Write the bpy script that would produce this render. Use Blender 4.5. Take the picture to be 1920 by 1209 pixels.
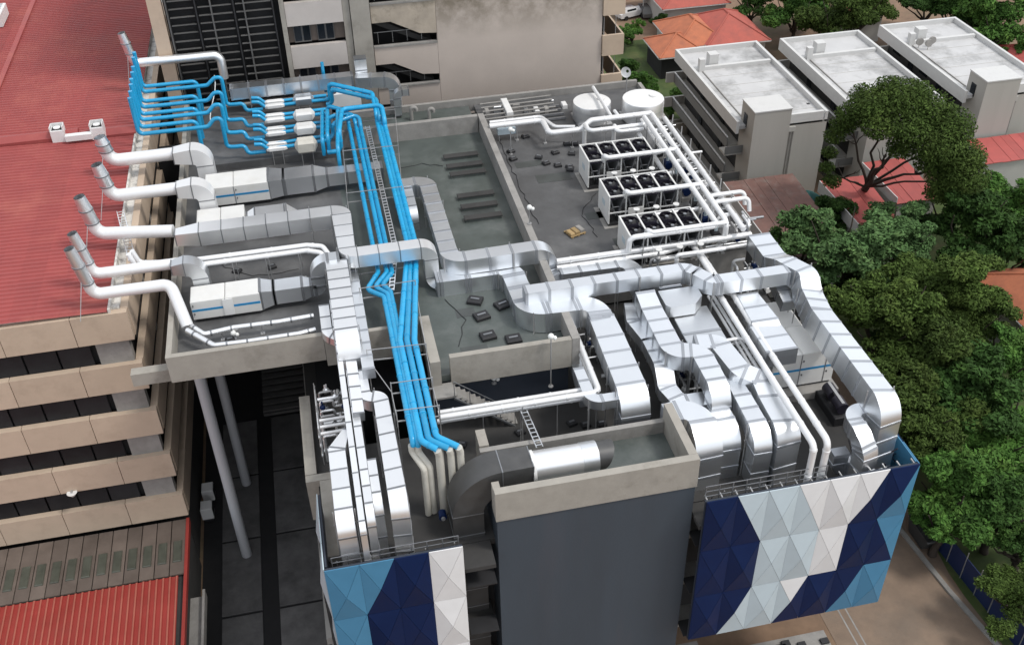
import bpy, bmesh, math, random
import numpy as np
from mathutils import Vector, Matrix

# ---------------------------------------------------------------- camera, sky, sun, exposure
scene = bpy.context.scene
for o in list(bpy.data.objects):
    bpy.data.objects.remove(o)
R = math.radians
PITCH, ROLL, YAW = R(37.646), R(-1.415), R(11.319)
_f = Vector((math.sin(YAW)*math.cos(PITCH), math.cos(YAW)*math.cos(PITCH), -math.sin(PITCH)))
_r = Vector((math.cos(YAW), -math.sin(YAW), 0)); _u = _r.cross(_f)
_R = _r*math.cos(ROLL) + _u*math.sin(ROLL); _U = _u*math.cos(ROLL) - _r*math.sin(ROLL)
cam = bpy.data.cameras.new('camera'); cam.sensor_width = 36; cam.lens = 36*1953.986/1920
cam.clip_start = .5; cam.clip_end = 3000
camo = bpy.data.objects.new('camera', cam); scene.collection.objects.link(camo)
mm = Matrix((_R, _U, -_f)).transposed().to_4x4(); mm.translation = (0, 0, 36)
camo.matrix_world = mm; scene.camera = camo

SUN_EL, SUN_AZ = R(58), R(118)          # azimuth clockwise from +Y: high, from the right and a little in front
world = bpy.data.worlds.new('World'); scene.world = world; world.use_nodes = True
wn = world.node_tree; bg = wn.nodes['Background']
sky = wn.nodes.new('ShaderNodeTexSky'); sky.sky_type = 'NISHITA'; sky.sun_disc = False
sky.sun_elevation = SUN_EL; sky.sun_rotation = SUN_AZ
sky.air_density = 1.2; sky.dust_density = 6; sky.ozone_density = 1; sky.altitude = 1200
hs = wn.nodes.new('ShaderNodeHueSaturation'); hs.inputs['Saturation'].default_value = .45
wn.links.new(sky.outputs[0], hs.inputs['Color'])
ov = wn.nodes.new('ShaderNodeMix'); ov.data_type = 'RGBA'; ov.inputs[0].default_value = .6     # even cloud cover over the clear sky
ov.inputs[7].default_value = (7.2, 7.4, 7.7, 1)
wn.links.new(hs.outputs[0], ov.inputs[6]); wn.links.new(ov.outputs[2], bg.inputs[0])
bg.inputs[1].default_value = .14
sl = bpy.data.lights.new('sun', 'SUN'); sl.energy = 1.5; sl.angle = R(11); sl.color = (1, .96, .9)
so = bpy.data.objects.new('sun', sl); scene.collection.objects.link(so)
sd = Vector((math.sin(SUN_AZ)*math.cos(SUN_EL), math.cos(SUN_AZ)*math.cos(SUN_EL), math.sin(SUN_EL)))
so.rotation_euler = sd.to_track_quat('Z', 'Y').to_euler(); so.location = (0, 0, 90)
scene.view_settings.view_transform = 'Standard'; scene.view_settings.look = 'None'
scene.view_settings.exposure = 0.3; scene.view_settings.gamma = 1
scene.render.engine = 'CYCLES'
scene.cycles.max_bounces = 6; scene.cycles.use_denoising = True

rnd = random.Random(7)
COL = scene.collection

# ---------------------------------------------------------------- materials
def srgb(r, g, b):
    def c(v):
        v /= 255
        return v/12.92 if v <= .04045 else ((v+.055)/1.055)**2.4
    return (c(r), c(g), c(b))
MATS = {}
def M(name, col, rough=.6, metal=0, var=.15, scale=.8, bump=0, bscale=8, stain=None, stain_amt=.5, stain_scale=.35,
      rnd_amt=0, spec=.5, island=False, streak=False, coat=0, bdet=3, stain_z=None, rvar=.1, lo=.5, orand=0):
    m = bpy.data.materials.new(name); m.use_nodes = True; MATS[name] = m
    nt = m.node_tree; N = nt.nodes; Lk = nt.links; p = N['Principled BSDF']
    p.inputs['Roughness'].default_value = rough; p.inputs['Metallic'].default_value = metal
    p.inputs['Specular IOR Level'].default_value = spec
    if coat: p.inputs['Coat Weight'].default_value = coat
    geo = N.new('ShaderNodeNewGeometry')
    mp = N.new('ShaderNodeMapping'); Lk.new(geo.outputs['Position'], mp.inputs[0])
    if streak: mp.inputs['Scale'].default_value = (1, 1, .12)
    n1 = N.new('ShaderNodeTexNoise'); n1.inputs['Scale'].default_value = scale; n1.inputs['Detail'].default_value = 6
    n1.inputs['Roughness'].default_value = .65
    Lk.new(mp.outputs[0], n1.inputs['Vector'])
    mr = N.new('ShaderNodeMapRange'); mr.inputs[1].default_value = .25; mr.inputs[2].default_value = .75
    mr.inputs[3].default_value = 1-var; mr.inputs[4].default_value = 1+var
    Lk.new(n1.outputs[0], mr.inputs[0])
    base = N.new('ShaderNodeRGB'); base.outputs[0].default_value = (*col, 1)
    src = base.outputs[0]
    if stain:
        n2 = N.new('ShaderNodeTexNoise'); n2.inputs['Scale'].default_value = stain_scale; n2.inputs['Detail'].default_value = 9
        n2.inputs['Roughness'].default_value = .7
        Lk.new(mp.outputs[0], n2.inputs['Vector'])
        r2 = N.new('ShaderNodeMapRange'); r2.inputs[1].default_value = lo; r2.inputs[2].default_value = lo+.18
        r2.inputs[3].default_value = 0; r2.inputs[4].default_value = stain_amt; Lk.new(n2.outputs[0], r2.inputs[0])
        if stain_z:      # weathering gathers towards the top of a wall
            r2.inputs[1].default_value = .36; r2.inputs[2].default_value = .6
            sx = N.new('ShaderNodeSeparateXYZ'); Lk.new(geo.outputs['Position'], sx.inputs[0])
            rz = N.new('ShaderNodeMapRange'); rz.inputs[1].default_value = stain_z[0]; rz.inputs[2].default_value = stain_z[1]; Lk.new(sx.outputs[2], rz.inputs[0])
            mz = N.new('ShaderNodeMath'); mz.operation = 'MULTIPLY'; Lk.new(r2.outputs[0], mz.inputs[0]); Lk.new(rz.outputs[0], mz.inputs[1]); r2 = mz
        mx = N.new('ShaderNodeMix'); mx.data_type = 'RGBA'
        Lk.new(r2.outputs[0], mx.inputs[0]); Lk.new(src, mx.inputs[6]); mx.inputs[7].default_value = (*stain, 1); src = mx.outputs[2]
    val = mr.outputs[0]
    if rnd_amt:
        if island: rs = geo.outputs['Random Per Island']
        else:
            oi = N.new('ShaderNodeObjectInfo'); rs = oi.outputs['Random']
        r3 = N.new('ShaderNodeMapRange'); r3.inputs[3].default_value = 1-rnd_amt; r3.inputs[4].default_value = 1+rnd_amt
        Lk.new(rs, r3.inputs[0]); ml = N.new('ShaderNodeMath'); ml.operation = 'MULTIPLY'
        Lk.new(val, ml.inputs[0]); Lk.new(r3.outputs[0], ml.inputs[1]); val = ml.outputs[0]
    if orand:
        oi2 = N.new('ShaderNodeObjectInfo'); r4 = N.new('ShaderNodeMapRange'); r4.inputs[3].default_value = 1-orand; r4.inputs[4].default_value = 1+orand
        Lk.new(oi2.outputs['Random'], r4.inputs[0]); ml2 = N.new('ShaderNodeMath'); ml2.operation = 'MULTIPLY'
        Lk.new(val, ml2.inputs[0]); Lk.new(r4.outputs[0], ml2.inputs[1]); val = ml2.outputs[0]
    vm = N.new('ShaderNodeVectorMath'); vm.operation = 'SCALE'; Lk.new(src, vm.inputs[0]); Lk.new(val, vm.inputs['Scale'])
    Lk.new(vm.outputs[0], p.inputs['Base Color'])
    rr = N.new('ShaderNodeMapRange'); rr.inputs[1].default_value = .3; rr.inputs[2].default_value = .7
    rr.inputs[3].default_value = max(.03, rough-rvar); rr.inputs[4].default_value = min(1, rough+rvar)
    Lk.new(n1.outputs[0], rr.inputs[0]); Lk.new(rr.outputs[0], p.inputs['Roughness'])
    if bump:
        n3 = N.new('ShaderNodeTexNoise'); n3.inputs['Scale'].default_value = bscale; n3.inputs['Detail'].default_value = bdet
        Lk.new(geo.outputs['Position'], n3.inputs['Vector'])
        b = N.new('ShaderNodeBump'); b.inputs['Strength'].default_value = 1; b.inputs['Distance'].default_value = bump
        Lk.new(n3.outputs[0], b.inputs['Height']); Lk.new(b.outputs[0], p.inputs['Normal'])
    return m

M('concrete', (.32, .3, .265), .85, var=.12, scale=1.1, bump=.006, stain=(.195, .178, .15), stain_amt=.6, stain_scale=.6)
M('concrete_grey', (.27, .26, .245), .85, var=.2, scale=1.2, bump=.01, stain=(.15, .14, .13), stain_amt=.5)
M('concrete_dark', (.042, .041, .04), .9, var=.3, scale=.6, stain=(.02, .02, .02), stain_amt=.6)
M('precast', (.5, .395, .3), .85, var=.06, scale=.9, bump=.004, stain=(.36, .275, .205), stain_amt=.45, stain_scale=.5, rnd_amt=.05)
M('membrane', (.085, .086, .088), .5, var=.3, scale=.5, bump=.006, bscale=3, stain=(.135, .135, .135), stain_amt=.6, stain_scale=.25)
M('membrane_green', (.078, .092, .086), .4, var=.3, scale=.4, bump=.006, bscale=3, stain=(.125, .13, .127), stain_amt=.6, stain_scale=.2)
M('membrane_patch', (.06, .066, .064), .42, var=.25)
M('dark_wall', (.028, .036, .052), .7, var=.15)
M('office_glass', (.026, .026, .028), .5, var=.25, scale=.8, rnd_amt=.25, spec=.12)
M('rib_tan', (.34, .1, .07), .6)
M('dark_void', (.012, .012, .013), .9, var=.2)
M('slate_paint', (.047, .062, .08), .6, var=.08, scale=.5, stain=(.065, .066, .08), stain_amt=.5, stain_scale=.4, bump=.004, streak=True)
M('window_glass', (.016, .019, .024), .2, var=.4, scale=.5, rnd_amt=.4, spec=.18)
M('galvanised', (.84, .865, .89), .37, .98, var=.02, scale=.6, rnd_amt=.05, rvar=.03)
M('galvanised_dull', (.68, .7, .72), .4, 1.0, var=.03, scale=.6, rnd_amt=.07, rvar=.03)
M('flange_steel', (.27, .28, .295), .45, .75, var=.12, scale=2, rnd_amt=.12)
M('flange_galv', (.42, .44, .47), .45, .8, var=.05, rnd_amt=.1, rvar=.03)
M('cladding_silver', (.92, .93, .94), .36, .86, var=.02, scale=.6, rnd_amt=.05, rvar=.03)
M('white_pipe', (.78, .785, .79), .36, .3, var=.025, scale=.8, rnd_amt=.05, rvar=.02)
M('white_metal', (.72, .72, .71), .45, var=.06, rnd_amt=.03)
M('unit_panel', (.66, .66, .645), .45, var=.05, scale=1, rnd_amt=.03, stain=(.6, .585, .53), stain_amt=.4)
M('blue_pipe', (.012, .3, .56), .3, var=.1, scale=1.3, rnd_amt=.12, coat=.25, stain=(.03, .36, .58), stain_amt=.5, stain_scale=.8)
M('blue_stripe', (.01, .22, .48), .4, var=.05)
M('old_duct', (.09, .09, .09), .5, .5, var=.2, scale=1.4, rnd_amt=.08)
M('black_plastic', (.02, .02, .022), .6, var=.2)
M('black_fan', (.018, .016, .026), .45, var=.3)
M('steel_post', (.42, .42, .42), .5, .6, var=.1)
M('red_roof', (.31, .062, .058), .6, var=.12, scale=.5, stain=(.34, .11, .085), stain_amt=.5, stain_scale=.25, rnd_amt=.05)
M('red_roof_low', (.28, .032, .025), .55, var=.12, scale=.4, stain=(.22, .04, .03), stain_amt=.5)
M('red_sheet', (.36, .075, .065), .6, var=.15, rnd_amt=.1)
M('rust_roof', (.16, .085, .07), .75, var=.3, scale=1.2, stain=(.2, .17, .15), stain_amt=.6, stain_scale=.8)
M('tile_orange', (.42, .14, .07), .8, var=.25, scale=1, rnd_amt=.06, stain=(.28, .1, .065), stain_amt=.6)
M('tile_red', (.4, .1, .075), .8, var=.2, scale=1, rnd_amt=.06, stain=(.26, .08, .07), stain_amt=.5)
M('gutter_white', (.62, .6, .56), .6, var=.15, scale=2, stain=(.1, .09, .08), stain_amt=.9, stain_scale=1.6)
M('render_grey', (.4, .385, .355), .8, var=.06, scale=.5, stain=(.33, .32, .29), stain_amt=.4, stain_scale=.3, streak=True)
M('render_pale', (.42, .41, .385), .8, var=.07, scale=.6, stain=(.3, .3, .285), stain_amt=.4)
M('white_roof', (.5, .5, .5), .65, var=.1, scale=.35, stain=(.2, .2, .195), stain_amt=.85, stain_scale=.2, lo=.47)
M('white_coping', (.58, .58, .57), .6, var=.08, stain=(.42, .42, .41), stain_amt=.5, stain_scale=.8)
M('balcony_grey', (.17, .17, .165), .7, var=.15)
M('far_wall', (.5, .435, .385), .85, var=.06, scale=.5, stain=(.15, .125, .085), stain_amt=.9, stain_scale=.55, bump=.006, stain_z=(3.0, 6.4))
M('far_wall_stain', (.4, .345, .28), .9, var=.2, scale=.9, stain=(.16, .14, .1), stain_amt=.8, stain_scale=.6)
M('band_white', (.5, .46, .43), .7, var=.08, scale=.6)
M('louvre', (.11, .108, .105), .5, var=.2)
M('navy', (.003, .014, .062), .42, var=.1, rnd_amt=.08, spec=.2)
M('mid_blue', (.055, .2, .34), .38, var=.07, rnd_amt=.07)
M('pale_blue', (.46, .545, .59), .38, var=.05, rnd_amt=.05)
M('panel_white', (.7, .705, .71), .38, var=.05, rnd_amt=.04)
M('soil', (.2, .13, .085), .95, var=.35, scale=.4, stain=(.1, .095, .05), stain_amt=.8, stain_scale=.12)
M('asphalt_brown', (.2, .145, .105), .85, var=.25, scale=.5, stain=(.13, .11, .09), stain_amt=.7, stain_scale=.15, bump=.01)
M('paving_dark', (.1, .098, .098), .8, var=.4, scale=.9, stain=(.05, .05, .05), stain_amt=.7, rnd_amt=.12)
M('grass', (.055, .085, .022), .95, var=.4, scale=.7, stain=(.12, .09, .05), stain_amt=.5)
M('bark', (.045, .034, .026), .9, var=.35, scale=3)
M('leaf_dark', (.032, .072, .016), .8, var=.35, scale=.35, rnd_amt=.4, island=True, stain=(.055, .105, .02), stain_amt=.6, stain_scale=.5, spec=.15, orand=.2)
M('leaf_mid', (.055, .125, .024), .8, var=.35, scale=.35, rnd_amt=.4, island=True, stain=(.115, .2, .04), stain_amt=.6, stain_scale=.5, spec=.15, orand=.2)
M('leaf_grey', (.068, .13, .045), .8, var=.3, scale=.35, rnd_amt=.4, island=True, stain=(.13, .2, .07), stain_amt=.6, stain_scale=.5, spec=.15, orand=.2)
M('leaf_olive', (.052, .085, .019), .8, var=.3, scale=.35, rnd_amt=.4, island=True, stain=(.094, .13, .03), stain_amt=.6, stain_scale=.5, spec=.12, orand=.2)
M('wood', (.36, .25, .12), .8, var=.25, scale=3, rnd_amt=.15)
M('orange_pallet', (.3, .21, .1), .8, var=.2)
M('lamp_glass', (.75, .76, .74), .3, var=.02)
M('car_white', (.7, .7, .7), .25, var=.02, coat=.5)
M('tyre', (.02, .02, .02), .8)
M('green_canvas', (.02, .09, .085), .8)
M('insulated_cream', (.55, .53, .47), .6, var=.1, scale=1.5)
M('column_paint', (.42, .43, .45), .6, var=.06, scale=.6, streak=True)
M('skylight', (.07, .075, .06), .35, var=.3, scale=1)
M('brown_sheet', (.12, .095, .08), .6, var=.25, scale=.8, rnd_amt=.15)
M('blue_fence', (.012, .024, .085), .6, var=.15)

# ---------------------------------------------------------------- mesh helpers
class MB:
    """collects vertices and faces; build() links them as ONE mesh object"""
    def __init__(s): s.v = []; s.f = []; s.m = []
    def add(s, vs, fs, mi=0):
        o = len(s.v); s.v += [tuple(a) for a in vs]; s.f += [tuple(i+o for i in f) for f in fs]; s.m += [mi]*len(fs); return s
    def box(s, x0, x1, y0, y1, z0, z1, mi=0):
        v = [(x, y, z) for z in (z0, z1) for y in (y0, y1) for x in (x0, x1)]
        return s.add(v, [(0,2,3,1),(4,5,7,6),(0,1,5,4),(2,6,7,3),(0,4,6,2),(1,3,7,5)], mi)
    def bevbox(s, x0, x1, y0, y1, z0, z1, b=.05, mi=0):
        # box with a chamfered top
        v = [(x0,y0,z0),(x1,y0,z0),(x1,y1,z0),(x0,y1,z0),(x0,y0,z1-b),(x1,y0,z1-b),(x1,y1,z1-b),(x0,y1,z1-b),
             (x0+b,y0+b,z1),(x1-b,y0+b,z1),(x1-b,y1-b,z1),(x0+b,y1-b,z1)]
        return s.add(v, [(3,2,1,0),(0,1,5,4),(1,2,6,5),(2,3,7,6),(3,0,4,7),(4,5,9,8),(5,6,10,9),(6,7,11,10),(7,4,8,11),(8,9,10,11)], mi)
    def quad(s, a, b, c, d, mi=0): return s.add([a, b, c, d], [(0,1,2,3)], mi)
    def prism(s, poly, z0, z1, mi=0):
        n = len(poly); v = [(x, y, z0) for x, y in poly]+[(x, y, z1) for x, y in poly]
        return s.add(v, [tuple(range(n))[::-1], tuple(range(n, 2*n))]+[(i, (i+1) % n, n+(i+1) % n, n+i) for i in range(n)], mi)
    def extr(s, poly, y0, y1, mi=0):
        """polygon in x,z extruded along y"""
        n = len(poly); v = [(x, y0, z) for x, z in poly]+[(x, y1, z) for x, z in poly]
        return s.add(v, [tuple(range(n)), tuple(range(n, 2*n))[::-1]]+[(i, n+i, n+(i+1) % n, (i+1) % n) for i in range(n)], mi)
    def extx(s, poly, x0, x1, mi=0):
        n = len(poly); v = [(x0, y, z) for y, z in poly]+[(x1, y, z) for y, z in poly]
        return s.add(v, [tuple(range(n))[::-1], tuple(range(n, 2*n))]+[(i, (i+1) % n, n+(i+1) % n, n+i) for i in range(n)], mi)
    def cone(s, p0, p1, r0, r1, n=12, mi=0, caps=True):
        p0 = Vector(p0); p1 = Vector(p1); t = (p1-p0).normalized()
        a = t.orthogonal().normalized(); b = t.cross(a)
        v = [p+(a*math.cos(2*math.pi*i/n)+b*math.sin(2*math.pi*i/n))*r for p, r in ((p0, r0), (p1, r1)) for i in range(n)]
        f = [(i, (i+1) % n, n+(i+1) % n, n+i) for i in range(n)]
        if caps: f += [tuple(range(n))[::-1], tuple(range(n, 2*n))]
        return s.add(v, f, mi)
    def cyl(s, p0, p1, r, n=12, mi=0, caps=True): return s.cone(p0, p1, r, r, n, mi, caps)
    def bar(s, p0, p1, w=.05, mi=0): return s.cyl(p0, p1, w*.7, 4, mi)
    def sphere(s, c, r, n=10, mi=0):
        v = [(c[0], c[1], c[2]-r)]; f = []; k = n//2
        for j in range(1, k):
            a = -math.pi/2+math.pi*j/k
            v += [(c[0]+r*math.cos(a)*math.cos(2*math.pi*i/n), c[1]+r*math.cos(a)*math.sin(2*math.pi*i/n), c[2]+r*math.sin(a)) for i in range(n)]
        v.append((c[0], c[1], c[2]+r)); L = len(v)-1
        f += [(0, 1+(i+1) % n, 1+i) for i in range(n)]
        for j in range(k-2):
            o = 1+j*n; f += [(o+i, o+(i+1) % n, o+n+(i+1) % n, o+n+i) for i in range(n)]
        o = 1+(k-2)*n; f += [(o+i, o+(i+1) % n, L) for i in range(n)]
        return s.add(v, f, mi)
    def tube(s, pts, rad, n=12, mi=0, caps=True):
        """pts: sampled centreline; rad: number or list"""
        fr = frames(pts); rs = rad if isinstance(rad, (list, tuple)) else [rad]*len(pts)
        v = []
        for (p, t, u, sd), r in zip(fr, rs):
            v += [p+(u*math.cos(2*math.pi*i/n)+sd*math.sin(2*math.pi*i/n))*r for i in range(n)]
        f = [(j*n+i, j*n+(i+1) % n, (j+1)*n+(i+1) % n, (j+1)*n+i) for j in range(len(pts)-1) for i in range(n)]
        if caps: f += [tuple(range(n))[::-1], tuple(range((len(pts)-1)*n, len(pts)*n))]
        return s.add(v, f, mi)
    def build(s, name, mat, parent=None, smooth=0, local=False):
        me = bpy.data.meshes.new(name)
        v = s.v
        if parent is not None and not local:
            o = wloc(parent); v = [(a[0]-o[0], a[1]-o[1], a[2]-o[2]) for a in v]
        me.from_pydata([tuple(a) for a in v], [], s.f)
        for mn in (mat if isinstance(mat, (list, tuple)) else [mat]): me.materials.append(MATS[mn])
        if any(s.m): me.polygons.foreach_set('material_index', s.m)
        bm = bmesh.new(); bm.from_mesh(me); bmesh.ops.recalc_face_normals(bm, faces=bm.faces); bm.to_mesh(me); bm.free()
        if smooth:
            me.polygons.foreach_set('use_smooth', [True]*len(me.polygons)); me.set_sharp_from_angle(angle=R(smooth))
        ob = bpy.data.objects.new(name, me); COL.objects.link(ob)
        if parent is not None: ob.parent = parent
        return ob

WL = {}
def wloc(o):
    if o.name in WL: return WL[o.name]
    return Vector((0, 0, 0)) if o.parent is None else wloc(o.parent)
def tag(o, label, cat=None, group=None, kind=None):
    if label: o['label'] = label
    if cat: o['category'] = cat
    if group: o['group'] = group
    if kind: o['kind'] = kind
    return o
def thing(name, label, cat, loc=(0, 0, 0), group=None, parent=None):
    o = bpy.data.objects.new(name, None); COL.objects.link(o); o.empty_display_size = .3
    o.location = loc; WL[o.name] = Vector(loc)
    return tag(o, label, cat, group)
def part_empty(name, parent):
    o = bpy.data.objects.new(name, None); COL.objects.link(o); o.parent = parent; return o
def copy_tree(o, parent=None):
    c = o.copy(); COL.objects.link(c); c.parent = parent
    for ch in list(o.children): copy_tree(ch, c)
    return c
def struct(name, mb, mat): return tag(mb.build(name, mat), None, kind='structure')
def child(name, mesh, parent, loc=(0, 0, 0), rot=None):
    """another piece that shares mesh data, loc relative to the parent"""
    o = bpy.data.objects.new(name, mesh); COL.objects.link(o); o.parent = parent; o.location = loc
    if rot: o.rotation_euler = rot
    return o

def frames(pts, up=None):
    P = [Vector(p) for p in pts]; n = len(P); T = []
    for i in range(n):
        a = P[min(i+1, n-1)]-P[max(i-1, 0)]
        T.append(a.normalized() if a.length > 1e-9 else Vector((0, 0, 1)))
    u = Vector(up) if up else (Vector((0, 0, 1)) if abs(T[0].z) < .9 else Vector((0, 1, 0)))
    u = (u-T[0]*u.dot(T[0])).normalized(); out = []
    for i in range(n):
        if i:
            q = T[i-1].rotation_difference(T[i]); u = q @ u; u = (u-T[i]*u.dot(T[i])).normalized()
        out.append((P[i], T[i], u.copy(), T[i].cross(u)))
    return out
def fillet(pts, r, n=8):
    """polyline with rounded corners -> list of runs; each run = (kind, [points], t0, t1) with kind 's' or 'c'"""
    P = [Vector(p) for p in pts]; runs = []; cur = P[0]; cur_i = 0.0
    for i in range(1, len(P)):
        if i == len(P)-1:
            runs.append(('s', [cur, P[i]], cur_i, float(i))); break
        a = (P[i-1]-P[i]); b = (P[i+1]-P[i]); la, lb = a.length, b.length; a = a/la; b = b/lb
        ang = a.angle(b)
        if ang > R(174): continue_straight = True
        else: continue_straight = False
        if continue_straight:
            runs.append(('s', [cur, P[i]], cur_i, float(i))); cur = P[i]; cur_i = float(i); continue
        d = min(r/math.tan(ang/2), la*.49 if i > 1 else la*.9, lb*.49 if i < len(P)-2 else lb*.9)
        rr = d*math.tan(ang/2); s0 = P[i]+a*d; s1 = P[i]+b*d
        c = P[i]+(a+b).normalized()*(rr/math.sin(ang/2))
        if (s0-cur).length > 1e-4: runs.append(('s', [cur, s0], cur_i, float(i)))
        v0 = s0-c; ax = v0.cross(s1-c).normalized(); tot = v0.angle(s1-c)
        k = max(3, int(n*tot/(math.pi/2)+.5))
        runs.append(('c', [c+Matrix.Rotation(tot*j/k, 3, ax) @ v0 for j in range(k+1)], float(i), float(i)))
        cur = s1; cur_i = float(i)
    return runs
def flat_path(pts, r, n=6):
    out = []
    for kind, ps, a, b in fillet(pts, r, n):
        out += ps if not out else ps[1:]
    return out

def ring(p, t, u, sd, w, h): return [p+sd*(w/2)+u*(h/2), p-sd*(w/2)+u*(h/2), p-sd*(w/2)-u*(h/2), p+sd*(w/2)-u*(h/2)]
def duct(name, label, pts, w, h, r=None, L=1.5, mat='galvanised', up=None, group=None, flange=.09, fl_mat=None, posts=None, deck=0,
         cat='duct', mitre=False, n=9, ends=True, dbl=False):
    """rectangular sheet-metal duct: each section between two flanges is a part, each flange another"""
    base = (pts[0][0], pts[0][1], pts[0][2])
    fl_mat = fl_mat or ('flange_galv' if mat == 'galvanised' else 'flange_steel')
    if mat == 'galvanised' and flange: flange = max(flange, .16)
    root = thing(name, label, cat, base, group)
    k = len(pts); ws = w if isinstance(w, (list, tuple)) else [w]*k; hs_ = h if isinstance(h, (list, tuple)) else [h]*k
    if r is None: r = max(max(ws), max(hs_))*.8
    runs = fillet(pts, r, 1 if mitre else n)
    allp = []; idx = []
    for kind, ps, a, b in runs:
        if kind == 's':
            ln = (ps[1]-ps[0]).length; m = max(1, round(ln/L)); seq = [ps[0].lerp(ps[1], j/m) for j in range(m+1)]
            tt = [a+(b-a)*j/m for j in range(m+1)]
        else: seq = ps; tt = [a]*len(ps)
        o = 1 if allp else 0
        st = len(allp)-1 if allp else 0
        allp += list(zip(seq, tt))[o:]
        if kind == 's': idx += [(st+j, st+j+1) for j in range(m)]
        else: idx.append((st, len(allp)-1))
    fr = frames([p for p, t in allp], up)
    def dim(t):
        i = min(int(t), k-2); q = t-i
        return ws[i]*(1-q)+ws[i+1]*q, hs_[i]*(1-q)+hs_[i+1]*q
    rings = [ring(f[0], f[1], f[2], f[3], *dim(t)) for f, (p, t) in zip(fr, allp)]
    ends_at = set()
    for a, b in idx:
        mb = MB(); v = [q for j in range(a, b+1) for q in rings[j]]; m = b-a
        fs = [(j*4+i, j*4+(i+1) % 4, (j+1)*4+(i+1) % 4, (j+1)*4+i) for j in range(m) for i in range(4)]
        fs += [(0, 1, 2, 3), (m*4+3, m*4+2, m*4+1, m*4)]
        mb.add(v, fs); mb.build('duct_section', mat, root, smooth=32)
        ends_at |= {a, b}
    if flange:
        for j in sorted(ends_at):
            if not ends and j in (0, len(allp)-1): continue
            p, t, u, sd = fr[j]; ww, hh = dim(allp[j][1])
            mb = MB()
            for off in ((-.11, .11) if dbl else (0,)):
                c = p+t*off; a = ring(c-t*flange/2, t, u, sd, ww+.04, hh+.04); b = ring(c+t*flange/2, t, u, sd, ww+.04, hh+.04)
                mb.add(a+b, [(0,1,2,3),(7,6,5,4),(0,4,5,1),(1,5,6,2),(2,6,7,3),(3,7,4,0)])
            mb.build('flange', fl_mat, root)
    for (fx, off) in (posts or []):
        j = min(len(allp)-1, int(fx*(len(allp)-1))); p, t, u, sd = fr[j]; ww, hh = dim(allp[j][1])
        hv = Vector((sd.x, sd.y, 0)); hv = hv.normalized() if hv.length > .1 else Vector((1, 0, 0))
        mb = MB(); zb = p.z-hh/2-.04
        for s in (-1, 1):
            q = p+hv*s*(ww/2+.08); mb.bar((q.x, q.y, deck), (q.x, q.y, p.z+hh/2+.1), .05)
        a = p-hv*(ww/2+.14); b = p+hv*(ww/2+.14); mb.bar((a.x, a.y, zb), (b.x, b.y, zb), .05)
        mb.build('support_frame', 'steel_post', root)
    return root
def pipe(name, label, pts, rad, r=None, mat='white_pipe', n=12, cat='pipe', group=None, collars=None, collar_mat=None, posts=None, deck=0, cap=None):
    """round pipe with bent elbows; collars (metres apart) and props are parts"""
    root = thing(name, label, cat, pts[0], group)
    fp = flat_path(pts, r if r is not None else rad*2.6)
    mb = MB(); mb.tube(fp, rad, n); mb.build('pipe_run', mat, root, smooth=50)
    d = 0; tot = sum((fp[i+1]-fp[i]).length for i in range(len(fp)-1))
    if collars:
        nxt = collars*.5
        for i in range(len(fp)-1):
            a, b = fp[i], fp[i+1]; ln = (b-a).length
            while ln > 1e-6 and d+ln >= nxt:
                c = a.lerp(b, (nxt-d)/ln); t = (b-a)/ln
                m = MB(); m.cyl(c-t*.05, c+t*.05, rad*1.09+.008, n); m.build('collar', collar_mat or mat, root, smooth=50); nxt += collars
            d += ln
    for fx in posts or []:
        want = fx*tot; d = 0
        for i in range(len(fp)-1):
            ln = (fp[i+1]-fp[i]).length
            if d+ln >= want and ln > 1e-6:
                c = fp[i].lerp(fp[i+1], (want-d)/ln); m = MB(); m.bar((c.x, c.y, deck), (c.x, c.y, c.z-rad), .05)
                m.box(c.x-.12, c.x+.12, c.y-.12, c.y+.12, deck, deck+.08); m.build('prop', 'steel_post', root); break
            d += ln
    return root

# ================================================================ SETTING
GZ = -20.0
def sheet(name, x0, x1, y0, y1, z, mat):
    mb = MB(); mb.quad((x0, y0, z), (x1, y0, z), (x1, y1, z), (x0, y1, z)); return struct(name, mb, mat)
sheet('ground', -500, 900, -200, 1200, GZ, 'soil')
# service road on the right with a kerb
mb = MB(); mb.prism([(27, 5), (39, 5), (36.6, 37), (39.5, 60), (30, 62), (27, 40)], GZ-.2, GZ+.02); road = struct('road', mb, 'asphalt_brown')
mb = MB()
kp = [(37.2, 28), (35.9, 36.5), (35.3, 43), (36.2, 52), (38.2, 60)]
for a, b in zip(kp, kp[1:]):
    d = Vector((b[0]-a[0], b[1]-a[1], 0)).normalized(); nx = Vector((d.y, -d.x, 0))*.16
    mb.prism([(a[0]-nx.x, a[1]-nx.y), (b[0]-nx.x, b[1]-nx.y), (b[0]+nx.x, b[1]+nx.y), (a[0]+nx.x, a[1]+nx.y)], GZ, GZ+.16)
struct('kerb', mb, 'concrete_grey')
mb = MB()
for q in (0, .5):
    mb.quad((28.2+q, 30, GZ+.026), (28.3+q, 30, GZ+.026), (28.3+q, 39, GZ+.026), (28.2+q, 39, GZ+.026))
struct('road_marking', mb, 'concrete_grey')
sheet('lawn', 28, 48, 104, 128, GZ+.01, 'grass')
sheet('garden', 36.7, 140, 20, 82, GZ+.012, 'grass')
sheet('driveway', 29, 41.5, 64, 104, GZ+.022, 'concrete_dark')
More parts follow.
